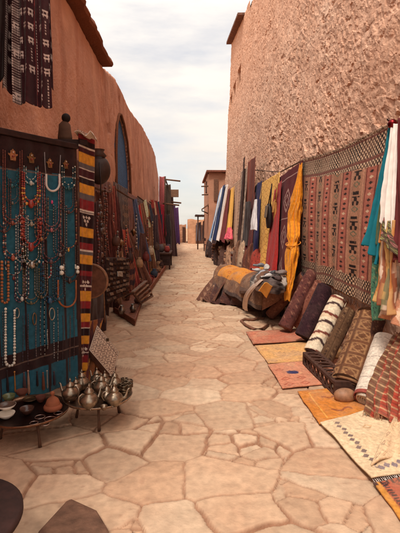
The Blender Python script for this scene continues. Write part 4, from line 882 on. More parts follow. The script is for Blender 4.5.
hl = [
 (109, 195, 262, 6, solidc(c(104, 52, 42), .4, 1), 'brick brown fringed scarf hanging left of the blue door'),
 (113.5, 188, 256, 5, stripes([c(130, 60, 50), c(84, 44, 40), c(160, 110, 84)], 3, True), 'brown and tan striped scarf hanging just left of the blue door'),
 (116, 200, 258, 5, solidc(c(74, 40, 38), .4, 2), 'dark maroon scarf partly behind the foot of the blue door'),
 (124, 232, 290, 9, stripes([c(150, 66, 50), c(110, 44, 40)], 4, True), 'rust red scarf bunch below the blue door'),
 (128.5, 236, 284, 6, solidc(c(96, 60, 46), .4, 3), 'brown knotted shawl below and right of the blue door'),
 (134.5, 202, 262, 5, solidc(c(74, 78, 98), .3, 4), 'faded blue grey scarf just right of the long blue door'),
 (138, 208, 284, 5.5, stripes([c(166, 50, 44), c(206, 176, 150), c(150, 44, 40)], 1, True), 'red scarf with a pale edge hanging over the low shelf'),
 (141.5, 206, 276, 4.5, solidc(c(120, 80, 60), .3, 5), 'tan brown scarf right of the red one'),
 (144.5, 203, 262, 4, solidc(c(205, 180, 150), .2, 6), 'cream scarf standing out among the left hangings'),
 (147, 206, 274, 4, stripes([c(90, 56, 46), c(140, 100, 60)], 5), 'brown and ochre banded strip right of the cream scarf'),
 (149.5, 208, 272, 3.6, solidc(c(56, 58, 70), .3, 7), 'slate coloured scarf in the middle of the left hangings'),
 (152, 203, 268, 3.6, stripes([c(140, 56, 48), c(80, 44, 42)], 4), 'maroon banded strip beyond the slate scarf'),
 (154, 206, 266, 3.2, solidc(c(176, 146, 120), .3, 8), 'pale tan scarf near the far end of the wall'),
 (156, 204, 264, 3.2, solidc(c(110, 44, 44), .3, 9), 'wine red scarf near the far end of the wall'),
 (158, 205, 262, 3, solidc(c(40, 60, 70), .3, 10), 'petrol blue scarf near the far end of the wall'),
]
for k, (px, yt, yb, w, cf, lb) in enumerate(hl): hang_left(px, yt - 4, yb, w, cf, lb, 0, seed=k * 3 + 1, Xb=(-1.32 if k < 3 else (-1.22, -1.0, -1.12)[k % 3]))
# second, nearer layer reaching into the alley, and the colourful pieces past the corner of the wall
h2 = [(119, 250, 300, 5, solidc(c(120, 84, 60), .4, 11), 'sand brown bag cloth hanging above the amulet panel', -1.2), (131, 246, 288, 4, stripes([c(70, 44, 44), c(130, 76, 56)], 4), 'dark striped strip hanging low beside the slatted stool', -1.1),
      (143, 232, 280, 4.5, solidc(c(78, 50, 44), .4, 12), 'dark brown shawl in the nearer row over the low shelf', -1.12), (150, 226, 272, 4, solidc(c(110, 74, 50), .4, 13), 'umber shawl in the nearer row over the low shelf', -1.08),
      (155.5, 214, 262, 4.2, solidc(c(60, 44, 48), .4, 14), 'charcoal shawl in the nearer row before the pink scarf', -1.05)]
for k, (px, yt, yb, w, cf, lb, X_) in enumerate(h2): hang_left(px, yt, yb, w, cf, lb, 0, X_=X_, seed=60 + k, gather=.3)
far = [(162, 176, 226, 4.2, solidc(c(150, 84, 84), .3, 21), 'pale pink scarf hanging at the far corner of the left wall', -1.2), (163, 204, 250, 3.4, solidc(c(150, 40, 56), .3, 22), 'crimson scarf below the pale pink one at the far corner', -1.15), (160, 214, 262, 3.5, solidc(c(50, 44, 60), .3, 28), 'dark violet scarf under the pink one', -1.2),
       (166, 184, 250, 7.0, solidc(c(60, 48, 40), .5, 23), 'tall dark brown hanging cloth beside the awning post', -1.0), (169.5, 196, 256, 6.0, solidc(c(70, 50, 50), .4, 24), 'grey brown hanging cloth past the awning post', -.86),
       (172.5, 205, 248, 4.6, solidc(c(64, 40, 66), .4, 25), 'dull purple dress hanging past the far awning', -.76), (175.5, 207, 244, 4.6, solidc(c(74, 44, 84), .3, 26), 'brighter purple dress hanging outermost at the far end on the left', -.56), (168, 214, 262, 3.2, solidc(c(44, 34, 36), .4, 27), 'black cloth hanging low over the far table', -.85)]
for k, (px, yt, yb, w, cf, lb, X_) in enumerate(far): hang_left(px, yt, yb, w, cf, lb, 0, X_=X_, seed=80 + k, gather=.25, ang=.25, amp=.06, group='clothes hung at the far end on the left')

bk = [(5.2, 7.2, 2.55, c(70, 42, 38), c(104, 66, 50), 'dark brown figured rug hung flat on the wall behind the wooden ball chains'), (7.1, 9.0, 2.5, c(92, 50, 42), c(60, 36, 34), 'reddish rug hung flat on the wall behind the amulet panel'), (9.4, 11.6, 2.6, c(60, 44, 42), c(110, 80, 60), 'blackish figured rug hung flat on the wall under the blue door'),
      (11.5, 14.0, 2.55, c(110, 60, 46), c(70, 40, 38), 'rust figured rug hung flat on the wall behind the red scarf'), (13.9, 17.0, 2.6, c(70, 46, 42), c(130, 96, 70), 'umber figured rug hung flat on the wall behind the cream scarf'), (16.9, 20.4, 2.65, c(84, 44, 44), c(50, 40, 44), 'maroon figured rug hung flat on the wall behind the slate scarf'), (20.2, 25, 2.7, c(60, 44, 46), c(104, 70, 60), 'dusky figured rug hung flat on the farthest stretch of wall')]
for k, (y0, y1, z1, ca, cb2, lb) in enumerate(bk):
    cloth('wall_rug', lb, 'rug', (-1.53, y0, z1), (-1.53, y1, z1 + .03), (-1.48, y0, .25), (-1.48, y1, .22), motif(tuple(np.array(ca) * 1.5), [tuple(np.array(cb2) * 1.7), tuple(np.array(ca) * .6)], 6, 12, 50 + k, dens=.9), nu=90, nv=110, folds=5, amp=.035, seed=k, mat='rug', group='rugs hung flat along the left wall')
# awning frame at the far end
t = thing('awning_frame', 'pole frame with sticks and a small board jutting out beyond the left wall', 'pole frame', (-1.0, 24, 0))
for x, y, h in ((-1.06, 22.5, 4.25), (-1.0, 27, 4.1)):
    m = MB(); m.tube([(x, y, 0), (x + .05, y, h)], .04, c(80, 56, 44), 8); m.build('post', 'wood', t)
for z, ln, y in ((4.22, .86, 24), (3.05, .9, 24.4), (2.85, .8, 23)):
    m = MB(); m.tube([(-1.15, y, z + .05), (-1.1 + ln, y, z - .05)], .045, c(120, 86, 66), 8); m.build('stick', 'wood', t)
m = MB(); m.box((-.62, 24.2, 3.52), (.55, .06, .42), c(134, 100, 78)); m.build('board', 'wood', t, smooth=False, bevel=.01)
m = MB(); m.beam((-1.0, 22.5, 4.1), (-.98, 27, 4.0), .06, .06, c(80, 56, 44)); m.build('long_beam', 'wood', t, smooth=False)
# bead chains, lantern, leather pouch near the striped runner
def chain(px, y0, y1, X_, r, cols, label, seed, sf=None, name='bead_curtain'):
    a_ = hx(px, y0, X_); zb = 1.6 - (y1 - 228) / FPX * a_.y
    bead_string(name, label, 'bead string', [(a_.x + .012 * math.sin(k * 1.3 + seed), a_.y + .01 * math.cos(k + seed), a_.z + (zb - a_.z) * k / 8) for k in range(9)], r, cols, 'bead', 'strings of beads and wooden balls by the striped runner', seed=seed, gap=1.05, cord=darkb, size_fn=sf)
chain(100, 200, 262, -1.30, .042, [c(80, 50, 40), c(110, 72, 56), c(60, 38, 32)], 'chain of big turned wooden balls right of the striped runner', 41, lambda f: .5 + .9 * abs(math.sin(f * 9)))
chain(106, 188, 250, -1.36, .022, [c(140, 70, 54), c(90, 48, 40)], 'string of reddish wooden beads beside the turned balls', 42)
chain(110, 186, 246, -1.40, .018, [c(176, 130, 96), c(110, 60, 48)], 'string of honey coloured beads right of the turned balls', 43)
chain(104, 196, 256, -1.34, .016, [c(70, 44, 38), c(150, 96, 70), c(60, 40, 36)], 'thin mixed brown bead string among the wooden chains', 44)
chain(113, 214, 258, -1.32, .020, [c(90, 60, 50), c(200, 170, 150), c(120, 60, 50)], 'bead string with pale beads near the blue door', 45)
chain(97.5, 214, 268, -1.18, .020, [c(120, 50, 40), c(80, 40, 36)], 'dark red bead string hard against the striped runner', 46)
for k, (px, yt, yb, w, cl, lb, X_) in enumerate(((99, 190, 275, 5, c(92, 54, 44), 'deep brown leather strip curtain behind the turned wooden balls', -1.46), (106, 192, 262, 8, c(104, 58, 46), 'brown fringed wall cloth behind the bead strings', -1.5), (112, 228, 262, 6, c(84, 48, 42), 'dark cloth hung low behind the amulet panel', -1.45), (94, 200, 330, 6, c(64, 36, 34), 'very dark cloth hanging directly behind the striped runner', -1.35), (103, 262, 312, 10, c(70, 44, 38), 'dark cloth hung low behind the drum and the panel', -1.4))):
    hang_left(px, yt, yb, w, solidc(cl, .5, 30 + k), lb, 0, X_=X_, seed=90 + k, gather=.1, folds=4)
p = hx(99, 170, -1.40); t = thing('leather_pouch', 'round dark leather pouch hanging high right of the striped runner', 'pouch', tuple(p))
m = MB(); m.ball(p, .21, c(58, 38, 32), 20, 14, sc=(.9, .75, 1.12)); m.build('pouch_body', 'leather', t)
m = MB(); m.lathe([(.10, .0), (.13, .03), (.08, .09), (.10, .13)], p + Vector((0, 0, .2)), c(70, 46, 38), 16); m.build('drawn_neck', 'leather', t)
for s_ in (-1, 1): m = MB(); m.tube([p + Vector((s_ * .04, -.16, .1)), p + Vector((s_ * .06, -.18, -.2)), p + Vector((s_ * .05, -.16, -.42))], .010, c(44, 30, 28), 6); m.build('drawstring', 'leather', t)
def lantern(px, py, X_, r, label):
    p = hx(px, py, X_); t = thing('hanging_lantern', label, 'lantern', tuple(p), 'brass lanterns among the left hangings')
    m = MB(); m.lathe([(.001, -1.3), (.25, -1.25), (.35, -1.1), (.9, -.5), (1, 0), (.8, .45), (.35, .8), (.2, .95), (.12, 1.2)], p, c(120, 84, 56), 8); m.V[-1] = (m.V[-1] - np.array(p)) * r + np.array(p); m.build('cage', 'metal', t, smooth=False)
    m = MB(); m.tube([p + Vector((0, 0, r * 1.2)), p + Vector((0, 0, r * 1.2 + .35))], .008, c(60, 44, 38), 6); m.build('chain', 'metal', t)
lantern(121, 243, -1.25, .075, 'faceted brass lantern below the blue door'); lantern(133.5, 232, -1.28, .08, 'faceted brass lantern right of the blue door, above the red scarf'); lantern(146, 240, -1.15, .09, 'faceted brass lantern over the middle of the low shelf')

for k, (px, y0, y1, X_, r_, cols, lb) in enumerate(((126, 226, 262, -1.2, .022, [c(170, 120, 80), c(80, 50, 42)], 'short string of brown and honey beads below the foot of the blue door'), (136, 214, 250, -1.18, .022, [c(60, 50, 50), c(190, 170, 150)], 'string of black and cream beads over the red scarf'), (147.5, 218, 256, -1.12, .024, [c(150, 50, 44), c(90, 40, 40)], 'string of red beads beside the cream scarf'),
        (152.5, 222, 254, -1.05, .024, [c(190, 160, 120), c(110, 80, 60)], 'string of sand coloured beads beyond the slate scarf'), (118, 232, 262, -1.18, .02, [c(140, 130, 120), c(80, 60, 56)], 'string of grey beads over the amulet panel'))): chain(px, y0, y1, X_, r_, cols, lb, 50 + k)
def lbag(px, py, X_, w, h, cl, label):
    w *= .72; h *= .8; p = hx(px, py, X_); t = thing('hanging_pouch', label, 'pouch', tuple(p - Vector((0, 0, h / 2))), 'small pouches among the left hangings')
    m = MB(); m.lathe([(.001, -.5 * h), (.38 * w, -.46 * h), (.5 * w, -.2 * h), (.42 * w, .15 * h), (.2 * w, .32 * h), (.26 * w, .42 * h), (.001, .40 * h)], p, cl, 14, sq=(1, .6)); m.build('pouch_body', 'leather', t)
    m = MB(); m.tube([p + Vector((-.18 * w, 0, .34 * h)), p + Vector((0, .03, .9 * h + .15)), p + Vector((.18 * w, 0, .34 * h))], .008, np.array(cl) * .7, 6); m.build('drawstring', 'leather', t)
for a_ in ((116, 240, -1.22, .22, .28, c(96, 60, 46), 'brown leather pouch over the top of the amulet panel'), (122.5, 262, -1.10, .2, .26, c(150, 106, 76), 'tan leather pouch hanging beside the amulet panel'), (130, 256, -1.12, .22, .3, c(70, 44, 38), 'dark leather pouch above the slatted stool'), (139.5, 262, -1.08, .24, .34, c(180, 140, 104), 'pale leather pouch low over the low shelf'),
           (146, 256, -1.02, .26, .34, c(120, 50, 44), 'red leather pouch over the middle of the low shelf'), (150.5, 250, -1.0, .26, .36, c(200, 176, 150), 'cream leather pouch near the far end of the low shelf'), (156.5, 246, -.95, .28, .36, c(84, 60, 52), 'brown leather pouch beyond the low shelf, above the far table')): lbag(*a_)
# far table with goods
t = thing('market_table', 'dark low market table near the far end on the left', 'table', (-.9, 17.6, 0))
m = MB(); m.box((-.86, 17.6, .62), (.62, 2.2, .06), c(84, 56, 46)); m.build('tabletop', 'wood', t, smooth=False, bevel=.01)
for x in (-1.1, -.6):
    for y in (16.65, 18.55): m = MB(); m.box((x, y, .3), (.06, .06, .6), c(70, 46, 38)); m.build('leg', 'wood', t, smooth=False)
m = MB(); m.box((-.86, 16.58, .38), (.56, .03, .44), c(60, 40, 36)); m.build('front_panel', 'wood', t, smooth=False)
for k, (x, y, r_, h, cl, lb) in enumerate(((-.7, 16.9, .12, .24, c(150, 60, 56), 'red bowl'), (-.95, 17.1, .13, .3, c(110, 100, 100), 'grey jug'), (-.72, 17.5, .12, .22, c(180, 150, 130), 'pale bowl'), (-.9, 18, .14, .3, c(120, 80, 60), 'brown jug'), (-.7, 18.3, .11, .26, c(80, 60, 70), 'plum jar'))):
    m = MB(); m.lathe([(a * r_, b * h) for a, b in [(.001, 0), (.6, 0), (1, .45), (.7, .8), (.6, 1), (.45, .95), (.001, .7)]], (x, y, .655), cl, 14); tag(m.build(lb.split()[1], 'clay'), lb + ' on the dark market table near the far end', lb.split()[1], 'vessels on the far market table')

# ================================================================== RIGHT: RUGS ON THE GROUND
def G(px, py): q = hz(px, py, 0); return (q.x, q.y, 0)
def gr(y0px, y1px, x0px, x1px, xr=2.02, sk=0.):
    nl, fl = hz(x0px, y0px), hz(x1px, y1px); return [(nl.x, nl.y, 0), (xr, nl.y + .22 + sk, 0), (xr, fl.y + .22 + sk, 0), (fl.x, fl.y, 0)]
def worn(cf, edge, seed=0):
    def f(u, v):
        o_ = cf(u, v); e_ = np.minimum(np.minimum(u, 1 - u), np.minimum(v, 1 - v)); o_ = np.where((e_ < .025)[..., None], np.array(edge), o_)
        return mixc(o_, A(*c(196, 156, 122)), .25 + .35 * sstep(.45, .7, fbm(u * 5, v * 5, seed)))
    return f
flatrug('ground_rug', 'faded red rug, farthest of the small rugs laid along the path', gr(346, 334, 253, 246), worn(motif(c(186, 88, 66), [c(150, 60, 48), c(206, 120, 90)], 6, 4, 1, dens=.5), c(160, 70, 54), 1), seed=1)
flatrug('ground_rug', 'pale yellow rug lying between the faded red and the pinkish one', gr(366, 348, 268, 255), worn(motif(c(222, 166, 96), [c(200, 120, 66), c(170, 120, 80)], 6, 5, 2, dens=.35), c(206, 150, 84), 2), seed=2)
def pinkc(u, v):
    o_ = motif(c(200, 130, 100), [c(170, 84, 62), c(214, 160, 120)], 6, 5, 3, dens=.5)(u, v)
    rr = np.sqrt(((u - .20) * 1.3) ** 2 + ((v - .55) * 1.) ** 2) + .03 * (vn(u * 30, v * 30, 5) - .5)
    return np.where((rr < .085)[..., None], A(*c(44, 40, 84)), o_)
flatrug('ground_rug', 'dusty pink rug with a dark blue flower spot lying beside the carved wooden rack', gr(391, 367, 283, 268), pinkc, seed=3, nu=90, nv=80)
def orc(u, v):
    o_ = np.ones(u.shape + (3,)) * A(*c(208, 132, 50)); o_ = mixc(o_, A(*c(188, 106, 40)), fbm(u * 3, v * 6, 6))
    for a_, b_ in ((.3, .3), (.3, .7), (.62, .3), (.62, .7)):
        m_ = (np.abs(u - a_) < .10) & (np.abs(v - b_ - .03 * np.sin(u * 40)) < .022); o_ = np.where(m_[..., None], A(*c(150, 74, 34)), o_)
    e_ = np.minimum(np.minimum(u, 1 - u), np.minimum(v, 1 - v)); return np.where(((e_ > .09) & (e_ < .11))[..., None], A(*c(226, 164, 80)), o_)
flatrug('ground_rug', 'bright orange rug lying in front of the white roll', gr(427, 395, 319, 298), orc, seed=4, nu=90, nv=80)
def creamc(u, v):
    o_ = np.ones(u.shape + (3,)) * A(*c(232, 208, 172)); o_ = mixc(o_, A(*c(216, 186, 148)), fbm(u * 4, v * 4, 7))
    a_ = v * 15; i = np.floor(a_); fa = a_ - i - .5; d_ = np.abs(fa) * .9 + np.abs(u - .11 - .016 * (i % 2)) * 15
    o_ = np.where(((d_ < .42) & (v > .06) & (v < .94))[..., None], A(*c(124, 104, 98)), o_)
    a_ = u * 18; i = np.floor(a_); fa = a_ - i - .5; d_ = np.abs(fa) * .9 + np.abs(v - .10 - .02 * (i % 2)) * 12
    o_ = np.where(((d_ < .46) & (u > .10))[..., None], A(*c(134, 120, 124)), o_)
    for p_, q_ in ((.34, .72), (.34, .32), (.62, .5), (.62, .85)):
        rr = np.abs(np.abs(u - p_) + np.abs(v - q_) * 1.0 - .04); o_ = np.where((rr < .012)[..., None], A(*c(206, 168, 124)), o_)
    return o_
q_ = gr(484, 428, 371, 321); cr_ = flatrug('ground_rug', 'large cream rug with a row of small dark motifs in the right foreground', [q_[0], (2.05, 2.72, 0), (2.05, 3.75, 0), q_[3]], creamc, nu=130, nv=150, seed=5, lift=.026, bump=.02)
cr_['category'] = 'rug'
fringe_line([(q_[0][0] + .01, q_[0][1], .03), (2.0, 2.72, .035)], 60, .045, c(206, 196, 190), (.02, -1, -.1), cr_)
def redc(u, v):
    o_ = motif(c(176, 86, 60), [c(120, 56, 44), c(60, 40, 50)], 9, 7, 8, dens=.7)(u, v); o_ = np.where((u < .045)[..., None], A(*c(206, 140, 60)), o_)
    o_ = np.where(((u > .05) & (u < .09) & ((v * 22) % 1 < .5))[..., None], A(*c(70, 34, 32)), o_); return np.where(((v > .93) & ((u * 24) % 1 < .5))[..., None], A(*c(70, 34, 32)), o_)
q2 = hz(373, 487); q3 = hz(425, 560)
flatrug('ground_rug', 'brick red rug with a mustard edge in the bottom right corner of the photo', [(q3.x, q3.y, 0), (2.1, q3.y + .1, 0), (2.1, q2.y + .18, 0), (q2.x, q2.y, 0)], redc, nu=110, nv=100, seed=6)
# folded corner of a second cream rug lapping over the large one
m = MB(); cs = [hz(371, 466, .05), hz(402, 452, .06), hz(410, 400, .12), hz(400, 405, .10)]
uu, vv = np.meshgrid(np.linspace(0, 1, 30), np.linspace(0, 1, 40)); k0, k1, k2, k3 = map(np.array, cs)
P = (k0 * (1 - uu[..., None]) + k1 * uu[..., None]) * (1 - vv[..., None]) + (k3 * (1 - uu[..., None]) + k2 * uu[..., None]) * vv[..., None]; P[..., 2] += .015 * np.sin(uu * 6 + vv * 4)
m.grid(P, worn(motif(c(232, 204, 164), [c(196, 160, 120), c(150, 120, 100)], 4, 6, 9, dens=.4), c(214, 180, 140), 3)(uu, vv)); tag(m.build('ground_rug', 'rug', solid=.012), 'second cream rug lapping over the right side of the large cream rug', 'rug', 'small rugs laid out along the right edge of the path')

# ================================================================== RIGHT: ROLLED RUGS LEANING ON THE WALL
RG = 'rolled rugs leaning against the right wall'
roll('rolled_rug', 'slim brown rolled rug with a dark grey end, farthest of the leaning rolls', 'rolled rug', hz(270, 315, .09), hx(305, 276, 1.96), .085, motif(c(124, 74, 58), [c(90, 50, 42), c(150, 96, 72)], 6, 16, 11), group=RG, seed=1, endcol=c(72, 56, 56))
roll('rolled_rug', 'mottled purple brown rolled rug second from the far end, leaning under the orange shawl', 'rolled rug', hz(285, 328, .10), hx(313, 273, 1.97), .10, motif(c(96, 56, 52), [c(140, 96, 80), c(64, 38, 40)], 6, 18, 12), group=RG, seed=2, endcol=c(130, 92, 74))
roll('rolled_rug', 'dusty rose rolled rug half hidden between the purple brown and the almost black roll', 'rolled rug', hz(297, 325, .09), hx(321, 284, 1.99), .085, motif(c(150, 96, 80), [c(110, 60, 54), c(180, 130, 104)], 6, 14, 32), group=RG, seed=22)
roll('rolled_rug', 'almost black purple rolled rug leaning below the left part of the big kilim', 'rolled rug', hz(303, 337, .11), hx(326, 287, 1.97), .11, motif(c(54, 34, 40), [c(76, 48, 52), c(40, 26, 32)], 6, 18, 13), group=RG, seed=3, endcol=c(44, 28, 32))
roll('rolled_rug', 'cream rolled rug with black zigzag bands, leaning behind the carved wooden rack', 'rolled rug', hz(313, 353, .09), hx(339, 300, 1.98), .105, stripes([c(222, 204, 178), c(222, 204, 178), c(216, 196, 170), c(70, 50, 50), c(222, 204, 178), c(216, 190, 160), c(120, 62, 52)], 3, wob=.08), group=RG, seed=4)
roll('rolled_rug', 'dark olive brown rolled kilim squeezed between the cream roll and the wide brown one', 'rolled rug', hz(325, 361, .08), hx(349, 311, 1.98), .075, motif(c(92, 66, 48), [c(50, 34, 30), c(130, 100, 74)], 7, 20, 14), group=RG, seed=5)
def bookc(u, v):
    o_ = np.ones(u.shape + (3,)) * A(*c(104, 68, 48)); a_, b_ = u * 5, v * 6; i, j = np.floor(a_), np.floor(b_); fa, fb = np.abs(a_ - i - .5), np.abs(b_ - j - .5)
    o_ = np.where(((np.abs(np.maximum(fa, fb) - .36) < .035) | (np.abs(fa + fb - .3) < .05))[..., None], A(*c(152, 112, 78)), o_); return o_ * (1 + .4 * (fbm(u * 12, v * 14, 6) - .5))[..., None]
roll('rolled_rug', 'widest rolled rug, flat and brown with tan squares, leaning left of the white roll', 'rolled rug', hz(346, 385, .11), hx(371, 314, 1.99), .15, bookc, group=RG, seed=6, flat=.6, wob=.04, nu=60, nv=110)
roll('rolled_rug', 'dark brown narrow roll lying along the right side of the widest rolled rug', 'rolled rug', hz(356, 388, .07), hx(379, 320, 2.0), .06, motif(c(70, 44, 36), [c(110, 76, 56), c(46, 30, 28)], 5, 18, 33), group=RG, seed=26)
def whitec(u, v):
    o_ = np.ones(u.shape + (3,)) * A(*c(216, 202, 186)); z_ = (v * 6 + .16 * np.abs(((u * 6) % 1) - .5)) % 1
    o_ = np.where((np.abs(z_ - .5) < .025)[..., None], A(*c(150, 132, 122)), o_); return np.where(((v < .05))[..., None], A(*c(150, 76, 66)), o_) * (1 + .12 * (fbm(u * 9, v * 9, 3) - .5))[..., None]
roll('rolled_rug', 'white rolled rug with faint grey zigzags, nearest of the upright rolls', 'rolled rug', hz(366, 400, .09), hx(386, 340, 1.97), .098, whitec, group=RG, seed=7, endcol=c(206, 190, 172), wob=.03, nu=50, nv=110)
# plaid blanket
def plaid(u, v):
    o_ = np.ones(u.shape + (3,)) * A(*c(166, 70, 54)); a_ = (u * 7) % 1; b_ = (v * 13) % 1
    o_ = mixc(o_, A(*c(92, 84, 62)), .75 * (a_ < .38)); o_ = mixc(o_, A(*c(206, 170, 130)), .6 * (b_ < .22)); o_ = mixc(o_, A(*c(110, 44, 38)), .5 * ((b_ > .5) & (b_ < .7)))
    return o_ * (1 + .35 * (fbm(u * 20, v * 30, 3) - .5))[..., None]
cloth('plaid_blanket', 'red, green and tan plaid blanket with a fringe slumped beside the white roll', 'blanket', hx(397, 336, 1.93), hx(420, 326, 1.98), hz(370, 415, .06), hz(408, 427, .05), plaid, nu=90, nv=130, folds=3.4, amp=.06, gather=.0, seed=4, belly=.03, th=.012, rag=.03, fr=(46, .075, c(180, 130, 100)), mat='rug')
cloth('pale_shawl', 'creamy pink shawl hanging at the right edge of the photo above the plaid blanket', 'shawl', hx(391, 268, 1.92), hx(420, 262, 1.96), hx(384, 318, 1.84), hx(420, 338, 1.82), stripes([c(222, 188, 160), c(206, 140, 100), c(226, 200, 176), c(190, 130, 100)], 2, True, wob=.2), folds=2.5, amp=.05, seed=7, nu=60)
# carved openwork rack
r0, r1 = hz(304, 367), hz(335, 399); t = thing('carved_rack', 'dark carved wooden rack of linked rings lying before the brown rolls', 'wooden rack', tuple(r0))
r0, r1 = Vector((r0.x, r0.y, 0)), Vector((r1.x, r1.y, 0)); ax = (r1 - r0).normalized(); side = Vector((-ax.y, ax.x, 0)); side = side if side.x > 0 else -side; wd = c(74, 46, 36)
for zz, off, nm in ((.035, 0, 'bottom_rail'), (.155, 0, 'front_rail'), (.155, .17, 'back_rail')):
    m = MB(); m.beam(r0 + side * off + Vector((0, 0, zz)), r1 + side * off + Vector((0, 0, zz)), .035, .035, wd); m.build(nm, 'wood', t, smooth=False, bevel=.006)
ln = (r1 - r0).length; n = 8
for face in (0, 1):
    for k in range(n):
        cc0 = r0 + ax * (ln * (k + .5) / n) + (Vector((0, 0, .095)) if face == 0 else side * .085 + Vector((0, 0, .16))); up = Vector((0, 0, 1)) if face == 0 else side
        m = MB(); m.tube([cc0 + ax * math.cos(a_) * ln / n * .46 + up * math.sin(a_) * (.05 if face == 0 else .075) for a_ in np.linspace(0, 2 * math.pi, 15)], .011, wd, 6, False); m.build('carved_ring', 'wood', t)
for q_ in (r0, r1):
    m = MB(); m.box(q_ + side * .085 + Vector((0, 0, .09)), (.04, .20, .17), wd, Matrix((ax, side, Vector((0, 0, 1)))).transposed()); m.build('end_block', 'wood', t, smooth=False, bevel=.008)
p = hz(346, 399, .06); m = MB(); m.ball(p + Vector((.0, .03, .02)), .085, c(150, 108, 80), 18, 12, sc=(1.2, .8, .8)); tag(m.build('cushion', 'leather'), 'small round tan cushion at the near end of the carved rack', 'cushion')
m = MB(); m.tube([hz(344, 404, .02), hz(352, 401, .03), hz(358, 402, .02)], [.012, .016, .008], c(40, 28, 28), 8); tag(m.build('wooden_spoon', 'wood'), 'short dark wooden piece lying on the orange rug', 'spoon')
# strap coiled on the ground
m = MB(); m.tube([hz(x, y, .02 + .01 * (k % 2)) for k, (x, y) in enumerate(((268, 325), (262, 329), (254, 329), (246, 325), (241, 321), (245, 319), (252, 320), (258, 318), (264, 319)))], .022, c(120, 78, 58), 8); tag(m.build('strap', 'leather'), 'brown woven strap curled on the stones before the farthest roll', 'strap')

# ================================================================== RIGHT: HANGING TEXTILES
def kil(u, v):
    red_, bei, blk_, crm = A(*c(188, 112, 94)), A(*c(180, 132, 106)), A(*c(44, 32, 32)), A(*c(226, 196, 164))
    p_ = u * 4.5 + .25; i = np.floor(p_); f = p_ - i; o_ = np.where((f < .45)[..., None], red_, bei); o_ = o_ * (1 + .22 * (fbm(u * 30, v * 6, 3) - .5))[..., None]
    # red columns: pale and dark dots running down
    y_ = (v * 30 + i * .3) % 1; cx_ = np.abs(f - .225); o_ = np.where(((cx_ * 3 + np.abs(y_ - .5) < .28))[..., None], np.where(((np.floor(v * 30 + i * .3) % 3) < 2)[..., None], blk_, crm), o_)
    o_ = np.where(((np.abs(f - .03) < .018) | (np.abs(f - .42) < .018))[..., None], A(*c(120, 62, 54)), o_)
    # beige columns: stacked black figures
    g_ = np.abs(f - .72); yy = (v * 6.4 + i * .37) % 1; fig = ((g_ < .10) & (yy > .12) & (yy < .24)) | ((g_ < .13) & (yy > .30) & (yy < .36)) | ((g_ < .05) & (yy > .36) & (yy < .50)) | ((g_ < .12 - .25 * np.abs(yy - .58)) & (yy > .50) & (yy < .66) & (g_ > .035))
    o_ = np.where(fig[..., None] & (vn(u * 60, v * 60, 2) > .12)[..., None], blk_, o_)
    zig = np.abs(g_ - .19 - .05 * np.abs(((v * 46) % 1) - .5)) < .018; o_ = np.where(zig[..., None], A(*c(206, 150, 124)), o_)
    hatch = (((v * 110) % 1) < .35) & (vn(u * 26, v * 16, 7) > .52); o_ = np.where(hatch[..., None], o_ * .72, o_)
    d_ = np.abs(np.abs(g_) + np.abs(yy - .83) * .9 - .10) < .018; o_ = np.where(d_[..., None], A(*c(90, 110, 90)), o_)
    # checked bands across both ends
    band = (v < .19 - .05 * (1 - u)) | (v > .86); chk = ((((u * 84 + .6 * vn(u * 20, v * 20, 3)).astype(int) + (v * 62 + .5 * vn(u * 24, v * 20, 4)).astype(int)) % 2) == 0); big = (((u * 9).astype(int)) % 2) == 0
    cb_ = np.where(chk[..., None], np.where(big[..., None], blk_, A(*c(96, 70, 60))), np.where(((v * 62 % 1) < .5)[..., None], crm, A(*c(176, 140, 116))))
    lines = (((v * 46) % 6) < .7); cb_ = np.where(lines[..., None], A(*c(128, 80, 70)), cb_); return np.where(band[..., None], cb_, o_)
t = thing('big_kilim', 'big pinkish kilim with black figures and checked end bands hanging on the right wall', 'kilim', (2.1, 6, .75))
def kz(px, py): q = hx(px, py, 2.02); return q
K_tl, K_tr, K_bl, K_br = kz(303, 161), kz(394, 124), kz(301, 273), kz(371, 307)
K_br = kz(376, 309); K_tr2 = Vector((K_tr.x, K_tr.y, K_tr.z))
cloth('kilim_field', None, None, K_tl, K_tr, K_bl, K_br, kil, nu=260, nv=230, folds=3.5, amp=.02, parent=t, sag=.05, rag=.02, seed=3, mat='carpet', th=.01, belly=.03)
m = MB()
for k in range(110):
    f = k / 109; q_ = K_bl.lerp(K_br, f) + Vector((-.02, 0, 0)); w_ = Vector((random.uniform(-.02, .02), random.uniform(-.03, .03), -random.uniform(.04, .10))); m.tube([q_, q_ + w_ * .5, q_ + w_], .0045, c(104, 74, 60), 4, False)
m.build('fringe', 'fabric', t)
m = MB()
for k in range(120):
    f = k / 119; q_ = K_tl.lerp(K_tr, f) + Vector((-.01, 0, -.05 * 4 * f * (1 - f) - .01)); w_ = Vector((random.uniform(-.04, .0), random.uniform(-.05, .05), random.uniform(.03, .08))); m.tube([q_, q_ + w_ * .6, q_ + w_ + Vector((-.01, 0, -.03))], .0045, np.array(c(170, 136, 112)) * random.uniform(.6, 1.1), 4, False)
m.build('top_fringe', 'fabric', t)
def pegs(name, pts, label):
    m = MB(); m.tube(pts, .014, c(110, 80, 60), 6); return tag(m.build('clothes_line', 'wood'), label, 'line', 'lines the right hand textiles hang from')
pegs('hanging_cord', [K_tl + Vector((.03, 0, .02)), K_tl.lerp(K_tr, .5) + Vector((.05, 0, -.03)), K_tr + Vector((.03, 0, .03))], 'cord along the top edge of the big kilim')
pegs('hanging_cord', [hx(254, 170, 2.06), hx(280, 172, 2.06), hx(303, 160, 2.06)], 'cord over the yellow patterned rug and the dark red carpet')
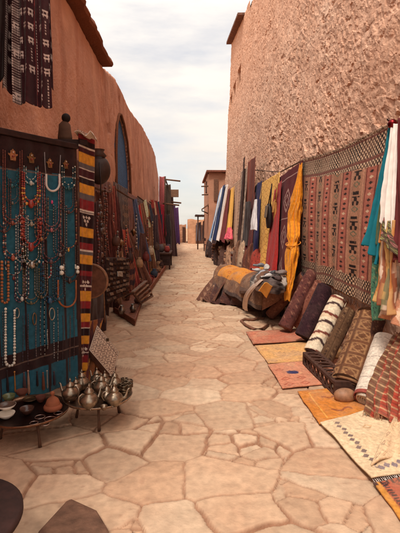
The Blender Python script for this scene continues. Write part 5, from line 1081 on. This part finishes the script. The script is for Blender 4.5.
# orange gathered shawl
t = thing('orange_shawl', 'bright saffron orange shawl gathered and twisted between the dark red carpet and big kilim', 'shawl', tuple(hx(292, 295, 1.7)))
a0, a1, a2, a3 = hx(301, 164, 1.93), hx(294, 222, 1.84), hx(293, 246, 1.76), hx(287, 300, 1.62)
m = MB(); nu_, nv_ = 90, 200; Pp = np.zeros((nv_, nu_, 3)); cu = np.zeros((nv_, nu_, 3))
for j in range(nv_):
    f = j / (nv_ - 1); q_ = a0.lerp(a1, f / .42) if f < .42 else (a1.lerp(a2, (f - .42) / .2) if f < .62 else a2.lerp(a3, (f - .62) / .38))
    hw = (.035 + .13 * min(1, f / .35)) * (1 - .30 * math.exp(-((f - .60) / .04) ** 2)) * (1 if f < .62 else 1 - .55 * (f - .62) / .38)
    for i in range(nu_):
        a_ = 2 * math.pi * i / nu_; fold = 1 + .15 * math.sin(a_ * 4 + f * 5 + 1.5 * math.sin(f * 9)) + .10 * math.sin(a_ * 9 + f * 12 + 2 * math.sin(f * 21)) + .05 * math.sin(a_ * 17 - f * 34)
        Pp[j, i] = (q_.x + math.cos(a_) * hw * .55 * fold, q_.y + math.sin(a_) * hw * 1.3 * fold, q_.z + .02 * math.sin(a_ * 3 + f * 20)); cu[j, i] = np.array(c(226, 142, 34)) * (1 + .1 * math.sin(a_ * 5) + .12 * random.uniform(-1, 1) * (math.sin(f * 60) > .6))
m.grid(Pp, cu, True); m.build('shawl_body', 'fabric', t)
m = MB(); m.F = []; tw = [a2.lerp(a1, .1) + Vector((math.cos(a_) * .105, math.sin(a_) * .23, .04 * math.sin(a_ + 1))) for a_ in np.linspace(0, 2 * math.pi, 24)]; m.tube(tw, .009, c(206, 124, 26), 8, False); m.build('knotted_band', 'fabric', t)
# dark red carpet
def dred(u, v):
    o_ = mixc(A(*c(98, 26, 34)), A(*c(76, 20, 28)), fbm(u * 4, v * 6, 2)); l_ = A(*c(186, 150, 140)); e_ = np.minimum(np.minimum(u - .12, .96 - u), np.minimum(v - .07, .97 - v) * 1.6)
    o_ = np.where((np.abs(e_) < .008)[..., None], l_, o_)
    for cy in (.28, .60, .88):
        d_ = np.abs(u - .55) * .8 + np.abs(v - cy); o_ = np.where(((np.abs(d_ - .10) < .008) | (np.abs(d_ - .05) < .007))[..., None], l_, o_)
    return np.where((np.abs(v - .44) < .004)[..., None], l_, o_)
cloth('dark_red_carpet', 'deep wine red carpet with thin pale diamond outlines hanging left of the orange shawl', 'carpet', hx(279, 178, 2.0), hx(303, 160, 1.98), hx(268, 279, 1.70), hx(291, 288, 1.72), dred, nu=110, nv=160, folds=1.6, amp=.025, seed=5, mat='carpet', th=.01)
# yellow patterned rug
def yelc(u, v):
    o_ = np.ones(u.shape + (3,)) * A(*c(226, 174, 92)); a_, b_ = u * 4, v * 13; fa, fb = np.abs(a_ - np.floor(a_) - .5), np.abs(b_ - np.floor(b_) - .5)
    o_ = np.where((np.abs(fa + fb - .42) < .05)[..., None], A(*c(176, 116, 56)), o_); return o_ * (1 + .15 * (fbm(u * 12, v * 20, 3) - .5))[..., None]
cloth('yellow_rug', 'tall yellow rug with a brown lozenge net hanging left of the wine red carpet', 'rug', hx(262, 183, 1.98), hx(280, 172, 1.98), hx(252, 268, 1.62), hx(272, 281, 1.66), yelc, nu=80, nv=160, folds=1.5, amp=.03, seed=6, mat='carpet', th=.01)
cloth('red_cloth', 'plain bright red cloth hanging low between the yellow rug and the wine red carpet', 'cloth', hx(275, 190, 1.9), hx(281, 180, 1.92), hx(265, 276, 1.6), hx(274, 279, 1.62), solidc(c(158, 34, 30), .2, 3), folds=1.5, amp=.03, seed=8)
# bags
def bag(name, label, px, py, X_, w, h, dcol, fcol, strap=.35, group='bags hung among the right hand textiles'):
    p = hx(px, py, X_); t = thing(name, label, 'bag', tuple(p - Vector((0, 0, h / 2))), group)
    m = MB(); nv_, nu_ = 14, 18; Pp = np.zeros((nv_, nu_, 3))
    for j in range(nv_):
        f = j / (nv_ - 1); s_ = (math.sin(math.pi * (.08 + .84 * f))) ** .35
        for i in range(nu_):
            a_ = 2 * math.pi * i / nu_; ca, sa = math.cos(a_), math.sin(a_); Pp[j, i] = (p.x + w * .22 * s_ * np.sign(ca) * abs(ca) ** .6, p.y + w * .5 * s_ * np.sign(sa) * abs(sa) ** .6 * (1 + .12 * (1 - f)), p.z - h / 2 + h * f)
    m.grid(Pp, dcol, True); m.build('bag_body', 'leather', t)
    m = MB(); m.box(p + Vector((-w * .25, -.02, h * .18)), (.02, w * .9, h * .5), fcol, Matrix.Rotation(.1, 3, 'Y')); m.build('flap', 'leather', t, smooth=False, bevel=.008)
    m = MB(); m.tube([p + Vector((0, -w * .4, h * .4)), p + Vector((.05, 0, h * .5 + strap)), p + Vector((0, w * .4, h * .4))], .012, dcol, 6); m.build('strap', 'leather', t); return t
bag('hanging_bag', 'black and grey flapped bag hanging in front of the yellow rug', 269, 216, 1.72, .26, .5, c(34, 24, 24), c(120, 104, 88), .4)
bag('hanging_bag', 'tan edged small bag hanging between the yellow rug and the red cloth', 275, 211, 1.80, .14, .45, c(186, 130, 66), c(206, 150, 80), .3)
cloth('silvery_scarf', 'shiny pale grey scarf hanging in front of the navy cloth', 'scarf', hx(255, 200, 1.62), hx(257, 199, 1.62), hx(252, 230, 1.52), hx(255.3, 230, 1.52), solidc(c(196, 190, 190), .2, 4), nu=24, nv=50, folds=1.5, amp=.04, seed=4, mat='silk', gather=.4)
cloth('black_cloth', 'black cloth hanging in the gap under the red brown strip', 'cloth', hx(245, 202, 1.75), hx(250, 201, 1.75), hx(243, 246, 1.6), hx(249, 246, 1.6), solidc(c(46, 30, 28), .3, 4), folds=2, amp=.05, seed=14)
# more hanging strips farther along
def hr(px0, px1, yt0, yt1, bx0, bx1, yb, cf, label, Xt=1.98, Xb=1.6, name='hanging_textile', nu=40, nv=110, folds=1.6, amp=.03, seed=0, mat='carpet', gather=0, cat='textile'):
    return cloth(name, label, cat, hx(px0, yt0, Xt), hx(px1, yt1, Xt), hx(bx0, yb, Xb), hx(bx1, yb + 3, Xb), cf, nu=nu, nv=nv, folds=folds, amp=amp, seed=seed, mat=mat, gather=gather, group='long textiles leaning and hanging along the right wall')
hr(255, 262, 186, 180, 249, 256, 258, solidc(c(42, 40, 76), .25, 1), 'narrow navy blue cloth hanging left of the tall yellow rug', seed=1)  # a navy cloth hung on the wall
hr(248, 256, 162, 156, 243, 251, 250, stripes([c(128, 62, 46), c(104, 50, 40)], 1, True, wob=.1), 'red brown strip rising highest on the wall among the hangings', seed=2, Xb=1.72)
hr(241, 248, 172, 166, 236, 243, 248, motif(c(158, 130, 112), [c(90, 70, 64), c(196, 170, 150)], 3, 22, 21), 'tall grey beige strip with small dark figures left of the red brown one', seed=3, Xb=1.62)
hr(234, 241, 184, 178, 231, 238, 246, motif(c(176, 140, 116), [c(110, 80, 70), c(140, 100, 84)], 3, 20, 22), 'speckled sand coloured strip hanging right of the small yellow rug', seed=4, Xb=1.55)
hr(243.5, 245, 158, 156, 238, 239.5, 244, solidc(c(60, 40, 36), .3, 2), 'thin dark brown pole like strip between the two beige ones', seed=5, Xb=1.6, nu=10)
hr(230, 234.5, 190, 186, 224, 231, 236, solidc(c(226, 168, 78), .2, 3), 'small yellow rug leaning far along the right wall', seed=6, Xt=1.95, Xb=1.45)
hr(228, 230.5, 190, 187, 220.5, 224, 240, solidc(c(110, 44, 46), .25, 4), 'narrow maroon cloth left of the small yellow rug', seed=7, Xt=1.92, Xb=1.36)
hr(224.5, 228, 186, 184, 214, 218, 238, solidc(c(222, 206, 198), .15, 5), 'whitish cloth leaning between the maroon and the navy ones', seed=8, Xt=1.88, Xb=1.26, mat='silk')
hr(222.5, 225.5, 186, 184, 211.5, 215, 238, solidc(c(34, 46, 84), .2, 6), 'dark navy cloth leaning steeply at the far end of the right hangings', seed=9, Xt=1.84, Xb=1.18, mat='silk')
hr(220, 223, 190, 186, 208.5, 212, 240, stripes([c(150, 180, 214), c(226, 222, 220)], 1, True, wob=.1), 'light blue and white cloth leaning outermost at the far end', seed=10, Xt=1.8, Xb=1.12, mat='silk')
hr(252, 255.5, 196, 192, 245, 250, 256, solidc(c(86, 40, 40), .35, 7), 'dark maroon cloth hanging behind the silvery scarf', seed=11, Xt=1.9, Xb=1.55)
cloth('pink_cloth', 'bright pink cloth bunched below the small yellow rug', 'cloth', hx(227, 228, 1.5), hx(231, 227, 1.52), hx(225.5, 239, 1.38), hx(231, 239, 1.42), solidc(c(206, 84, 100), .25, 9), folds=2, amp=.06, seed=3, mat='silk')
cloth('grey_cloth', 'grey blue cloth hanging under the dark reed awning, left of the two', 'cloth', hy(196.5, 223, 33), hy(201, 222, 33), hy(196, 241, 33), hy(201, 241, 33), solidc(c(120, 112, 122), .2, 1), folds=2, amp=.06, seed=3, group='grey cloths under the far awning')  # a hung cloth, no door here
cloth('grey_cloth', 'paler grey cloth hanging under the dark reed awning, right of the two', 'cloth', hy(203, 221, 33), hy(207, 221, 33), hy(202, 239, 33), hy(207, 239, 33), solidc(c(150, 136, 138), .2, 2), folds=2, amp=.06, seed=5, group='grey cloths under the far awning')
# scarves at the near right edge, knotted on one hook
KX = hx(395, 124, 1.97)
def sc(name, label, ty, bl_, br_, X0, cf, seed, folds=2.2, amp=.03, tx=(393, 397), mat='silk'):
    return cloth(name, label, 'scarf', hx(tx[0], ty, 1.95), hx(tx[1], ty, 1.95), hx(*bl_, X0), hx(*br_, X0), cf, nu=50, nv=100, folds=folds, amp=amp, seed=seed, mat=mat, gather=.2, group='scarves knotted to one hook at the right edge', rag=.04)
sc('scarf', 'teal scarf hanging slantwise over the near edge of the big kilim', 128, (366, 244), (381, 264), 1.84, solidc(c(24, 116, 132), .2, 1), 1, tx=(388, 395), amp=.045)
sc('scarf', 'olive green scarf with sand lines between the teal and the orange edged scarf', 128, (377, 240), (384, 256), 1.84, stripes([c(96, 104, 70), c(190, 160, 120), c(80, 96, 76)], 2, True), 2)
sc('scarf', 'narrow orange edged grey scarf tucked under the white one', 127, (382, 238), (388, 250), 1.83, stripes([c(214, 140, 70), c(150, 140, 140)], 2, True), 3)
sc('scarf', 'white scarf hanging brightest at the right edge of the photo', 124, (384, 222), (396, 250), 1.80, solidc(c(228, 216, 208), .08, 4), 4, tx=(393, 399), amp=.045)
sc('scarf', 'maroon scarf cut by the right edge of the photo beside the white scarf', 118, (397, 262), (412, 262), 1.80, solidc(c(96, 34, 34), .2, 5), 5, tx=(397, 402))
cloth('scarf', 'sea green patterned scarf trailing down beside the kilim to its lower corner', 'scarf', hx(373, 240, 1.86), hx(382, 240, 1.85), hx(375, 320, 1.86), hx(381, 320, 1.86), motif(c(84, 130, 104), [c(40, 60, 60), c(150, 150, 110)], 3, 16, 4), folds=2, amp=.03, seed=11, group='scarves knotted to one hook at the right edge')
cloth('scarf', 'gold, green and white silky scarf hanging under the white scarf', 'scarf', hx(382, 222, 1.80), hx(395, 220, 1.80), hx(379, 300, 1.76), hx(392, 316, 1.76), stripes([c(186, 120, 66), c(206, 164, 104), c(130, 120, 86), c(212, 186, 164), c(150, 90, 64), c(196, 150, 100)], 2, True, wob=.12), folds=3, amp=.05, seed=12, mat='silk', group='scarves knotted to one hook at the right edge')
m = MB(); m.tube([KX + Vector((.2, .02, .02)), KX + Vector((-.04, 0, .0)), KX + Vector((-.07, 0, .05))], .012, c(70, 50, 44), 6); m.ball(KX + Vector((-.03, -.01, .0)), .045, c(130, 30, 34), 10, 8); tag(m.build('hook', 'metal'), 'wall hook wrapped in red cord that holds the scarves at the right edge', 'hook')
cloth('floral_scarf', 'dark floral scarf bunched between the white scarf and the gold one', 'scarf', hx(381, 214, 1.80), hx(392, 224, 1.80), hx(384, 240, 1.75), hx(396, 256, 1.75), motif(c(90, 70, 54), [c(150, 150, 90), c(190, 110, 110)], 4, 5, 14), folds=2, amp=.05, seed=14)

# ================================================================== RIGHT: DRAPED BENCH
t = thing('draped_bench', 'low bench draped with an orange and brown carpet jutting into the alley', 'bench', (1.2, 8.5, 0))
nu_, nv_ = 90, 110; uu, vv = np.meshgrid(np.linspace(0, 1, nu_), np.linspace(0, 1, nv_))     # u far->near, v left hem->right hem
hl0, hl1 = np.array(hz(213, 287, .26)), np.array(hz(262, 311, .20)); rd0, rd1 = np.array(hz(226, 264, .72)), np.array(hz(283, 279, .74)); hr0, hr1 = rd0 + np.array((.5, .05, -.42)), rd1 + np.array((.38, .1, -.5))
a_ = (hl0 * (1 - uu[..., None]) + hl1 * uu[..., None]); b_ = (rd0 * (1 - uu[..., None]) + rd1 * uu[..., None]); d_ = (hr0 * (1 - uu[..., None]) + hr1 * uu[..., None])
w1 = np.clip(vv / .6, 0, 1); w2 = np.clip((vv - .6) / .4, 0, 1)
P = a_ * (1 - w1[..., None]) + b_ * w1[..., None]; P = np.where((vv > .6)[..., None], b_ * (1 - w2[..., None]) + d_ * w2[..., None], P)
P[..., 2] += .13 * np.sin(np.pi * w1) * (vv <= .6) + .10 * np.sin(np.pi * w2) * (vv > .6); P[..., 0] -= .10 * np.sin(np.pi * w1) * (vv <= .6)
P[..., 2] += .03 * (fbm(uu * 4, vv * 4, 3) - .5) + .012 * np.sin(uu * 26 + vv * 6)
br = A(*c(120, 80, 56)); orr = A(*c(198, 122, 42)); ptn = motif(c(120, 80, 56), [c(84, 52, 42), c(160, 118, 84)], 10, 9, 5)(uu, vv)
orp = motif(c(204, 130, 46), [c(172, 92, 40), c(150, 90, 60)], 8, 7, 6, dens=.6)(uu, vv); inside = (uu > .10) & (uu < .60) & (vv > .22) & (vv < .85)
ptn = np.where((vv < .05)[..., None], A(*c(66, 40, 34)), ptn)
m = MB(); m.grid(P, np.where(inside[..., None], orp, ptn)); m.build('carpet_cover', 'rug', t, solid=.014)
m = MB()   # closing end of the drape toward the viewer
endp = P[:, -1]; cen = endp.mean(0) + np.array((0, -.10, -.12)); rows = [endp * (1 - f) + cen * f + np.array((0, -.10 * math.sin(f * 2.2), 0)) for f in np.linspace(0, 1, 12)]
m.grid(np.array(rows), motif(c(142, 96, 74), [c(110, 70, 56), c(160, 116, 90)], 4, 5, 8)(*np.meshgrid(np.linspace(0, 1, nv_), np.linspace(0, 1, 12)))); m.build('end_flap', 'rug', t)
for x, y in ((.86, 9.7), (1.5, 9.7), (1.42, 7.6), (1.75, 7.6)): m = MB(); m.box((x, y, .22), (.07, .07, .44), c(70, 46, 38)); m.build('leg', 'wood', t, smooth=False, bevel=.006)
m = MB(); m.box((1.32, 8.65, .45), (.42, 2.1, .05), c(84, 58, 46), Matrix.Rotation(-.13, 3, 'Z').to_3x3()); m.build('plank', 'wood', t, smooth=False)
cloth('side_drape', None, None, hz(226, 262, .70), hz(229, 276, .58), hz(197, 300, .02), hz(215, 303, .02), motif(c(104, 70, 58), [c(56, 36, 34), c(160, 124, 100)], 5, 9, 9), nu=50, nv=60, folds=2, amp=.045, parent=t, seed=2, mat='carpet', th=.012, fr=(30, .07, c(130, 100, 84)))
cloth('bench_shade_cloth', 'dark cloth standing in for the shade under the near side of the draped bench', 'blanket', hz(216, 284, .34), hz(262, 302, .30), hz(211, 303, .02), hz(255, 312, .02) + Vector((.1, .3, 0)), motif(c(74, 44, 38), [c(110, 72, 56), c(50, 30, 30)], 9, 4, 10), folds=4, amp=.05, seed=4)  # dark patterned cloth stands in for the shadow under the bench
cloth('white_scarf', 'dusty white scarf trailing down over the side of the draped bench', 'scarf', hz(260, 278, .80), hz(263, 280, .80), hz(244, 309, .12), hz(247, 311, .10), solidc(c(206, 180, 164), .2, 4), nu=20, nv=70, folds=1.5, amp=.02, seed=5, mat='silk', belly=.10)
cs = [hz(262, 291, .72), hz(270, 297, .62), hz(276, 285, .80), hz(268, 283, .84)]
m = MB(); uu, vv = np.meshgrid(np.linspace(0, 1, 16), np.linspace(0, 1, 16)); k0, k1, k2, k3 = map(np.array, cs); P = (k0 * (1 - uu[..., None]) + k1 * uu[..., None]) * (1 - vv[..., None]) + (k3 * (1 - uu[..., None]) + k2 * uu[..., None]) * vv[..., None]
P[..., 2] += .015 * np.sin(uu * 5); P[..., 0] -= .05; m.grid(P, solidc(c(224, 160, 78), .15, 6)(uu, vv)); tag(m.build('yellow_cloth', 'silk', solid=.008), 'small square yellow cloth lying on the near end of the draped bench', 'cloth')
def slipper(px, py, z, rz, col, label):
    p = hz(px, py, z); t = thing('slipper', label, 'slipper', tuple(p), 'slippers and shoes heaped on the draped bench'); rt = Matrix.Rotation(rz, 3, 'Z') @ Matrix.Rotation(random.uniform(-.5, .5), 3, 'X') @ Matrix.Rotation(random.uniform(-.35, .35), 3, 'Y')
    p.z -= .035; t.location = p; WL[t.name] = p
    rows = []
    for j in range(12):
        f = j / 11; w_ = .045 * (math.sin(math.pi * min(.999, .1 + .86 * f)) ** .5) * (1 if f < .6 else 1 - .5 * (f - .6) / .4); h_ = .014 + .026 * max(0, math.sin(math.pi * (f - .30) / .8)) if f > .30 else .014
        rows.append([tuple(Vector(p) + rt @ Vector((-.11 + .22 * f, w_ * 1.2 * math.cos(a_), max(0, h_ * (math.sin(a_) + .6))))) for a_ in np.linspace(0, 2 * math.pi, 13)[:-1]])
    m = MB(); m.grid(np.array(rows), col, True); m.build('upper', 'leather', t)
    rows = [[tuple(Vector(p) + rt @ Vector((-.115 + .23 * f, .055 * (math.sin(math.pi * min(.999, .1 + .86 * f)) ** .5) * s_, zz))) for s_, zz in ((-1, -.006), (1, -.006), (1, .006), (-1, .006))] for f in np.linspace(0, 1, 10)]
    m = MB(); m.grid(np.array(rows), np.array(col) * .4, True); m.build('sole', 'leather', t)
for k, (px, py, z, rz, cl, lb) in enumerate(((256, 269, .86, .4, c(190, 186, 184), 'pale grey slipper at the far left of the heap'), (262, 272, .86, .9, c(150, 150, 156), 'steel grey slipper in front of the pale grey one'), (267, 275, .86, .2, c(206, 200, 196), 'silvery white slipper in the middle of the heap'),
                                           (272, 272, .9, -.4, c(60, 54, 60), 'charcoal slipper behind the silvery one'), (277, 277, .88, .7, c(70, 56, 56), 'dark brown slipper at the near right of the heap'), (259, 264, .92, -.3, c(110, 108, 114), 'mid grey slipper at the back of the heap'),
                                           (267, 266, .94, 1.2, c(184, 176, 170), 'whitish slipper on top at the back of the heap'), (281, 271, .92, .2, c(120, 104, 100), 'taupe slipper nearest the wine red carpet'))):
    slipper(px, py, z, rz, cl, lb + ' of shoes on the bench')
heap('cloth_pile', 'pile of grey and black cloths behind the shoes on the bench', 'cloth pile', (hz(268, 273, .86).x + .04, hz(268, 273, .86).y + .05, .60), (.62, 1.3, .27), stripes([c(96, 82, 78), c(58, 46, 44), c(170, 156, 146), c(110, 76, 58), c(76, 60, 56)], 3, True, wob=.06), seed=9, rough=.34)
p = hz(283, 293, .42); m = MB(); m.ball(p + Vector((.05, .1, 0)), .17, c(188, 136, 112), 26, 16, sc=(.95, 1.1, 1.0)); tag(m.build('cushion', 'rug'), 'dusty pink round bolster end sticking out under the orange shawl', 'cushion')
heap('brown_bundle', 'brown bundle of rugs stacked on the ground under the near end of the bench', 'bundle', tuple(hz(276, 306, 0)), (.55, .6, .42), stripes([c(110, 70, 52), c(80, 50, 42), c(140, 92, 68)], 3, wob=.3), seed=19, rough=.25)

# ================================================================== RIGHT: CLUTTER FARTHER ALONG
CG = 'bundles and wares on the ground along the right wall'
def wallpt(px, X_): return X_ * FPX / (px - 185)
for k, (px, X_, w, top, cl, lb) in enumerate(((256, 1.62, .75, 251, [c(150, 60, 50), c(90, 50, 44), c(196, 120, 60)], 'red and orange bundle under the navy cloth'), (249, 1.56, .7, 246, [c(104, 60, 48), c(150, 100, 76), c(60, 44, 44)], 'reddish brown heap under the silvery scarf'),
        (243, 1.56, .75, 243, [c(170, 140, 116), c(96, 66, 56), c(206, 180, 150)], 'cream and brown heap under the grey beige strip'), (237, 1.52, .8, 243, [c(120, 84, 66), c(84, 56, 48)], 'brown heap under the speckled strip'),
        (231, 1.5, .8, 244, [c(170, 130, 104), c(110, 80, 66)], 'sandy heap below the bright pink cloth'), (225, 1.55, .9, 244, [c(96, 66, 58), c(150, 116, 96)], 'brown heap below the whitish leaning cloth'), (219, 1.5, 1.0, 240, [c(70, 50, 48), c(130, 100, 90)], 'dark heap at the foot of the light blue cloth'),
        (266, 1.75, .6, 262, [c(70, 46, 44), c(120, 80, 60)], 'dark brown heap at the foot of the yellow rug'), (212, 1.5, 1.2, 238, [c(60, 44, 44), c(110, 84, 74)], 'darkest heap farthest along the right wall'))):
    y = wallpt(px, X_); heap('goods_bundle', lb, 'bundle', (X_ + .12, y, 0), (w * .8, w * 1.9, 1.6 - (top - 228) / FPX * y), motif(cl[0], [cl[1], tuple(np.array(cl[0]) * .5)], 16, 5, 130 + k, dens=.8), seed=30 + k, group=CG, n=64, rough=.24, mat='carpet')
def stack(px, y, h, cols, label, w=.42, seed=0):
    x = (px - 185) / FPX * y; t = thing('textile_stack', label, 'textile stack', (x, y, 0), 'stacks of folded textiles along the right wall'); z = 0; k = 0; rnd = random.Random(seed)
    while z < h:
        th_ = rnd.uniform(.05, .09); cl = np.array(cols[k % len(cols)]); ox, oy, rz = rnd.uniform(-.03, .03), rnd.uniform(-.04, .04), rnd.uniform(-.15, .15); ww = w * rnd.uniform(.85, 1.05); rows = []
        for j in range(9):
            a_ = math.pi * j / 8; hh = -math.cos(a_) * th_ / 2; s_ = 1 - .10 * (1 - math.sin(a_) ** .5); row = []
            for i_ in range(32):
                b_ = 2 * math.pi * i_ / 32; cx_, cy_ = math.cos(b_), math.sin(b_); q_ = Vector((np.sign(cx_) * abs(cx_) ** .3 * ww / 2 * s_, np.sign(cy_) * abs(cy_) ** .3 * ww * .7 * s_, hh + .006 * math.sin(b_ * 3 + k))); row.append(tuple(Matrix.Rotation(rz, 3, 'Z') @ q_ + Vector((x + ox, y + oy, z + th_ / 2))))
            rows.append(row)
        m = MB(); m.grid(np.array(rows), cl, True); n_ = len(m.V[0]); m.F.append(tuple(range(n_ - 32, n_))); m.build('folded_cloth', 'carpet', t); z += th_ * .96; k += 1
for a_ in ((262, 10.6, .85, [c(120, 60, 50), c(190, 150, 110), c(60, 50, 70)], 'folded textiles in maroon, sand and slate stacked behind the shoes'), (252, 11.2, .95, [c(190, 90, 56), c(90, 50, 46), c(206, 186, 160), c(150, 50, 50)], 'tallest stack of folded textiles, orange and cream, under the navy cloth'), (244, 12.2, .8, [c(206, 190, 170), c(110, 70, 60), c(150, 116, 90)], 'cream and brown stack of folded textiles under the grey beige strip'),
           (238, 13.4, .85, [c(90, 66, 66), c(150, 70, 56), c(120, 100, 90)], 'grey and rust stack of folded textiles under the speckled strip'), (231, 15, .8, [c(176, 130, 100), c(84, 56, 50), c(60, 66, 90)], 'tan and slate stack of folded textiles below the pink cloth'), (224, 17.5, .8, [c(130, 90, 74), c(200, 180, 160)], 'brown and white stack of folded textiles below the whitish cloth'), (216, 21, .8, [c(80, 60, 60), c(140, 104, 90)], 'darkest stack of folded textiles at the far end')): stack(*a_, seed=a_[0])
for k, (px, y, z, r_, cl, lb) in enumerate(((253, 11.15, .96, .15, c(196, 96, 60), 'orange leather pouf on top of the tallest stack of textiles'), (245, 12.2, .82, .14, c(214, 196, 176), 'cream leather pouf on the cream and brown stack'), (258, 10.5, .87, .13, c(130, 60, 50), 'dark red leather pouf behind the shoes on the maroon and sand stack'),
        (238, 13.4, .87, .15, c(150, 100, 74), 'tan leather pouf on the grey and rust stack'), (231, 15.0, .82, .16, c(110, 70, 58), 'dark brown leather pouf below the pink cloth'))):
    p = Vector(((px - 185) / FPX * y, y, z)); t = thing('pouf', lb, 'pouf', tuple(p), 'leather poufs along the right wall')
    m = MB(); rows = []
    for j in range(12):
        ph = math.pi * j / 11; rows.append([(p.x + r_ * math.sin(ph) ** .8 * math.cos(a_) * (1 + .05 * abs(math.cos(a_ * 4))), p.y + r_ * math.sin(ph) ** .8 * math.sin(a_) * (1 + .05 * abs(math.cos(a_ * 4))), p.z + r_ * .6 * (1 - math.cos(ph))) for a_ in np.linspace(0, 2 * math.pi, 33)[:-1]])
    m.grid(np.array(rows), cl, True); m.build('cushion_body', 'leather', t); m = MB(); m.ball((p.x, p.y, p.z + r_ * 1.2), .02, np.array(cl) * .6, 8, 6, sc=(1, 1, .5)); m.build('button', 'leather', t)
for k, (px, X_, lean, r_, cl, lb) in enumerate(((247, 1.05, .5, .09, [c(96, 52, 44), c(140, 90, 70)], 'dark red rolled rug leaning behind the far end of the bench'), (240, 1.05, .5, .09, [c(150, 104, 80), c(100, 66, 52)], 'tan rolled rug leaning beside the dark red one behind the bench'), (232, 1.05, .5, .10, [c(120, 84, 68), c(176, 140, 112)], 'sandy rolled rug leaning below the pink cloth'), (208, 1.15, .4, .11, [c(60, 42, 40), c(96, 70, 60)], 'dark rolled rug leaning at the far end of the right wall'), (213, 1.15, .5, .10, [c(84, 56, 50), c(130, 96, 80)], 'brown rolled rug leaning next to the dark one at the far end'), (222, 1.1, .5, .10, [c(150, 124, 108), c(90, 66, 60)], 'greyish rolled rug leaning below the whitish cloth'))):
    y = {247: 10.9, 240: 11.8, 232: 13.4, 208: 23.2, 213: 21.5, 222: 16.2}[px]; X_ = (px - 185) / FPX * y; roll('rolled_rug', lb, 'rolled rug', (X_, y, r_), (X_ + lean, y + .5, 1.05), r_, stripes(cl, 5, wob=.1), group=RG, seed=40 + k, nu=20, nv=30)
t = thing('wooden_chair', 'dark wooden chair standing at the far end beside the light blue cloth', 'chair', tuple(hz(203, 252)))
p = hz(204, 251)
for dx, dy, h in ((0, 0, .95), (.42, 0, .95), (0, -.42, .45), (.42, -.42, .45)): m = MB(); m.box((p.x + dx, p.y + dy, h / 2), (.05, .05, h), c(60, 40, 36)); m.build('leg', 'wood', t, smooth=False)
m = MB(); m.box((p.x + .21, p.y - .21, .46), (.48, .48, .04), c(80, 54, 46)); m.build('seat', 'wood', t, smooth=False); m = MB(); m.box((p.x + .21, p.y, .80), (.44, .03, .2), c(70, 46, 40)); m.build('backrest', 'wood', t, smooth=False)
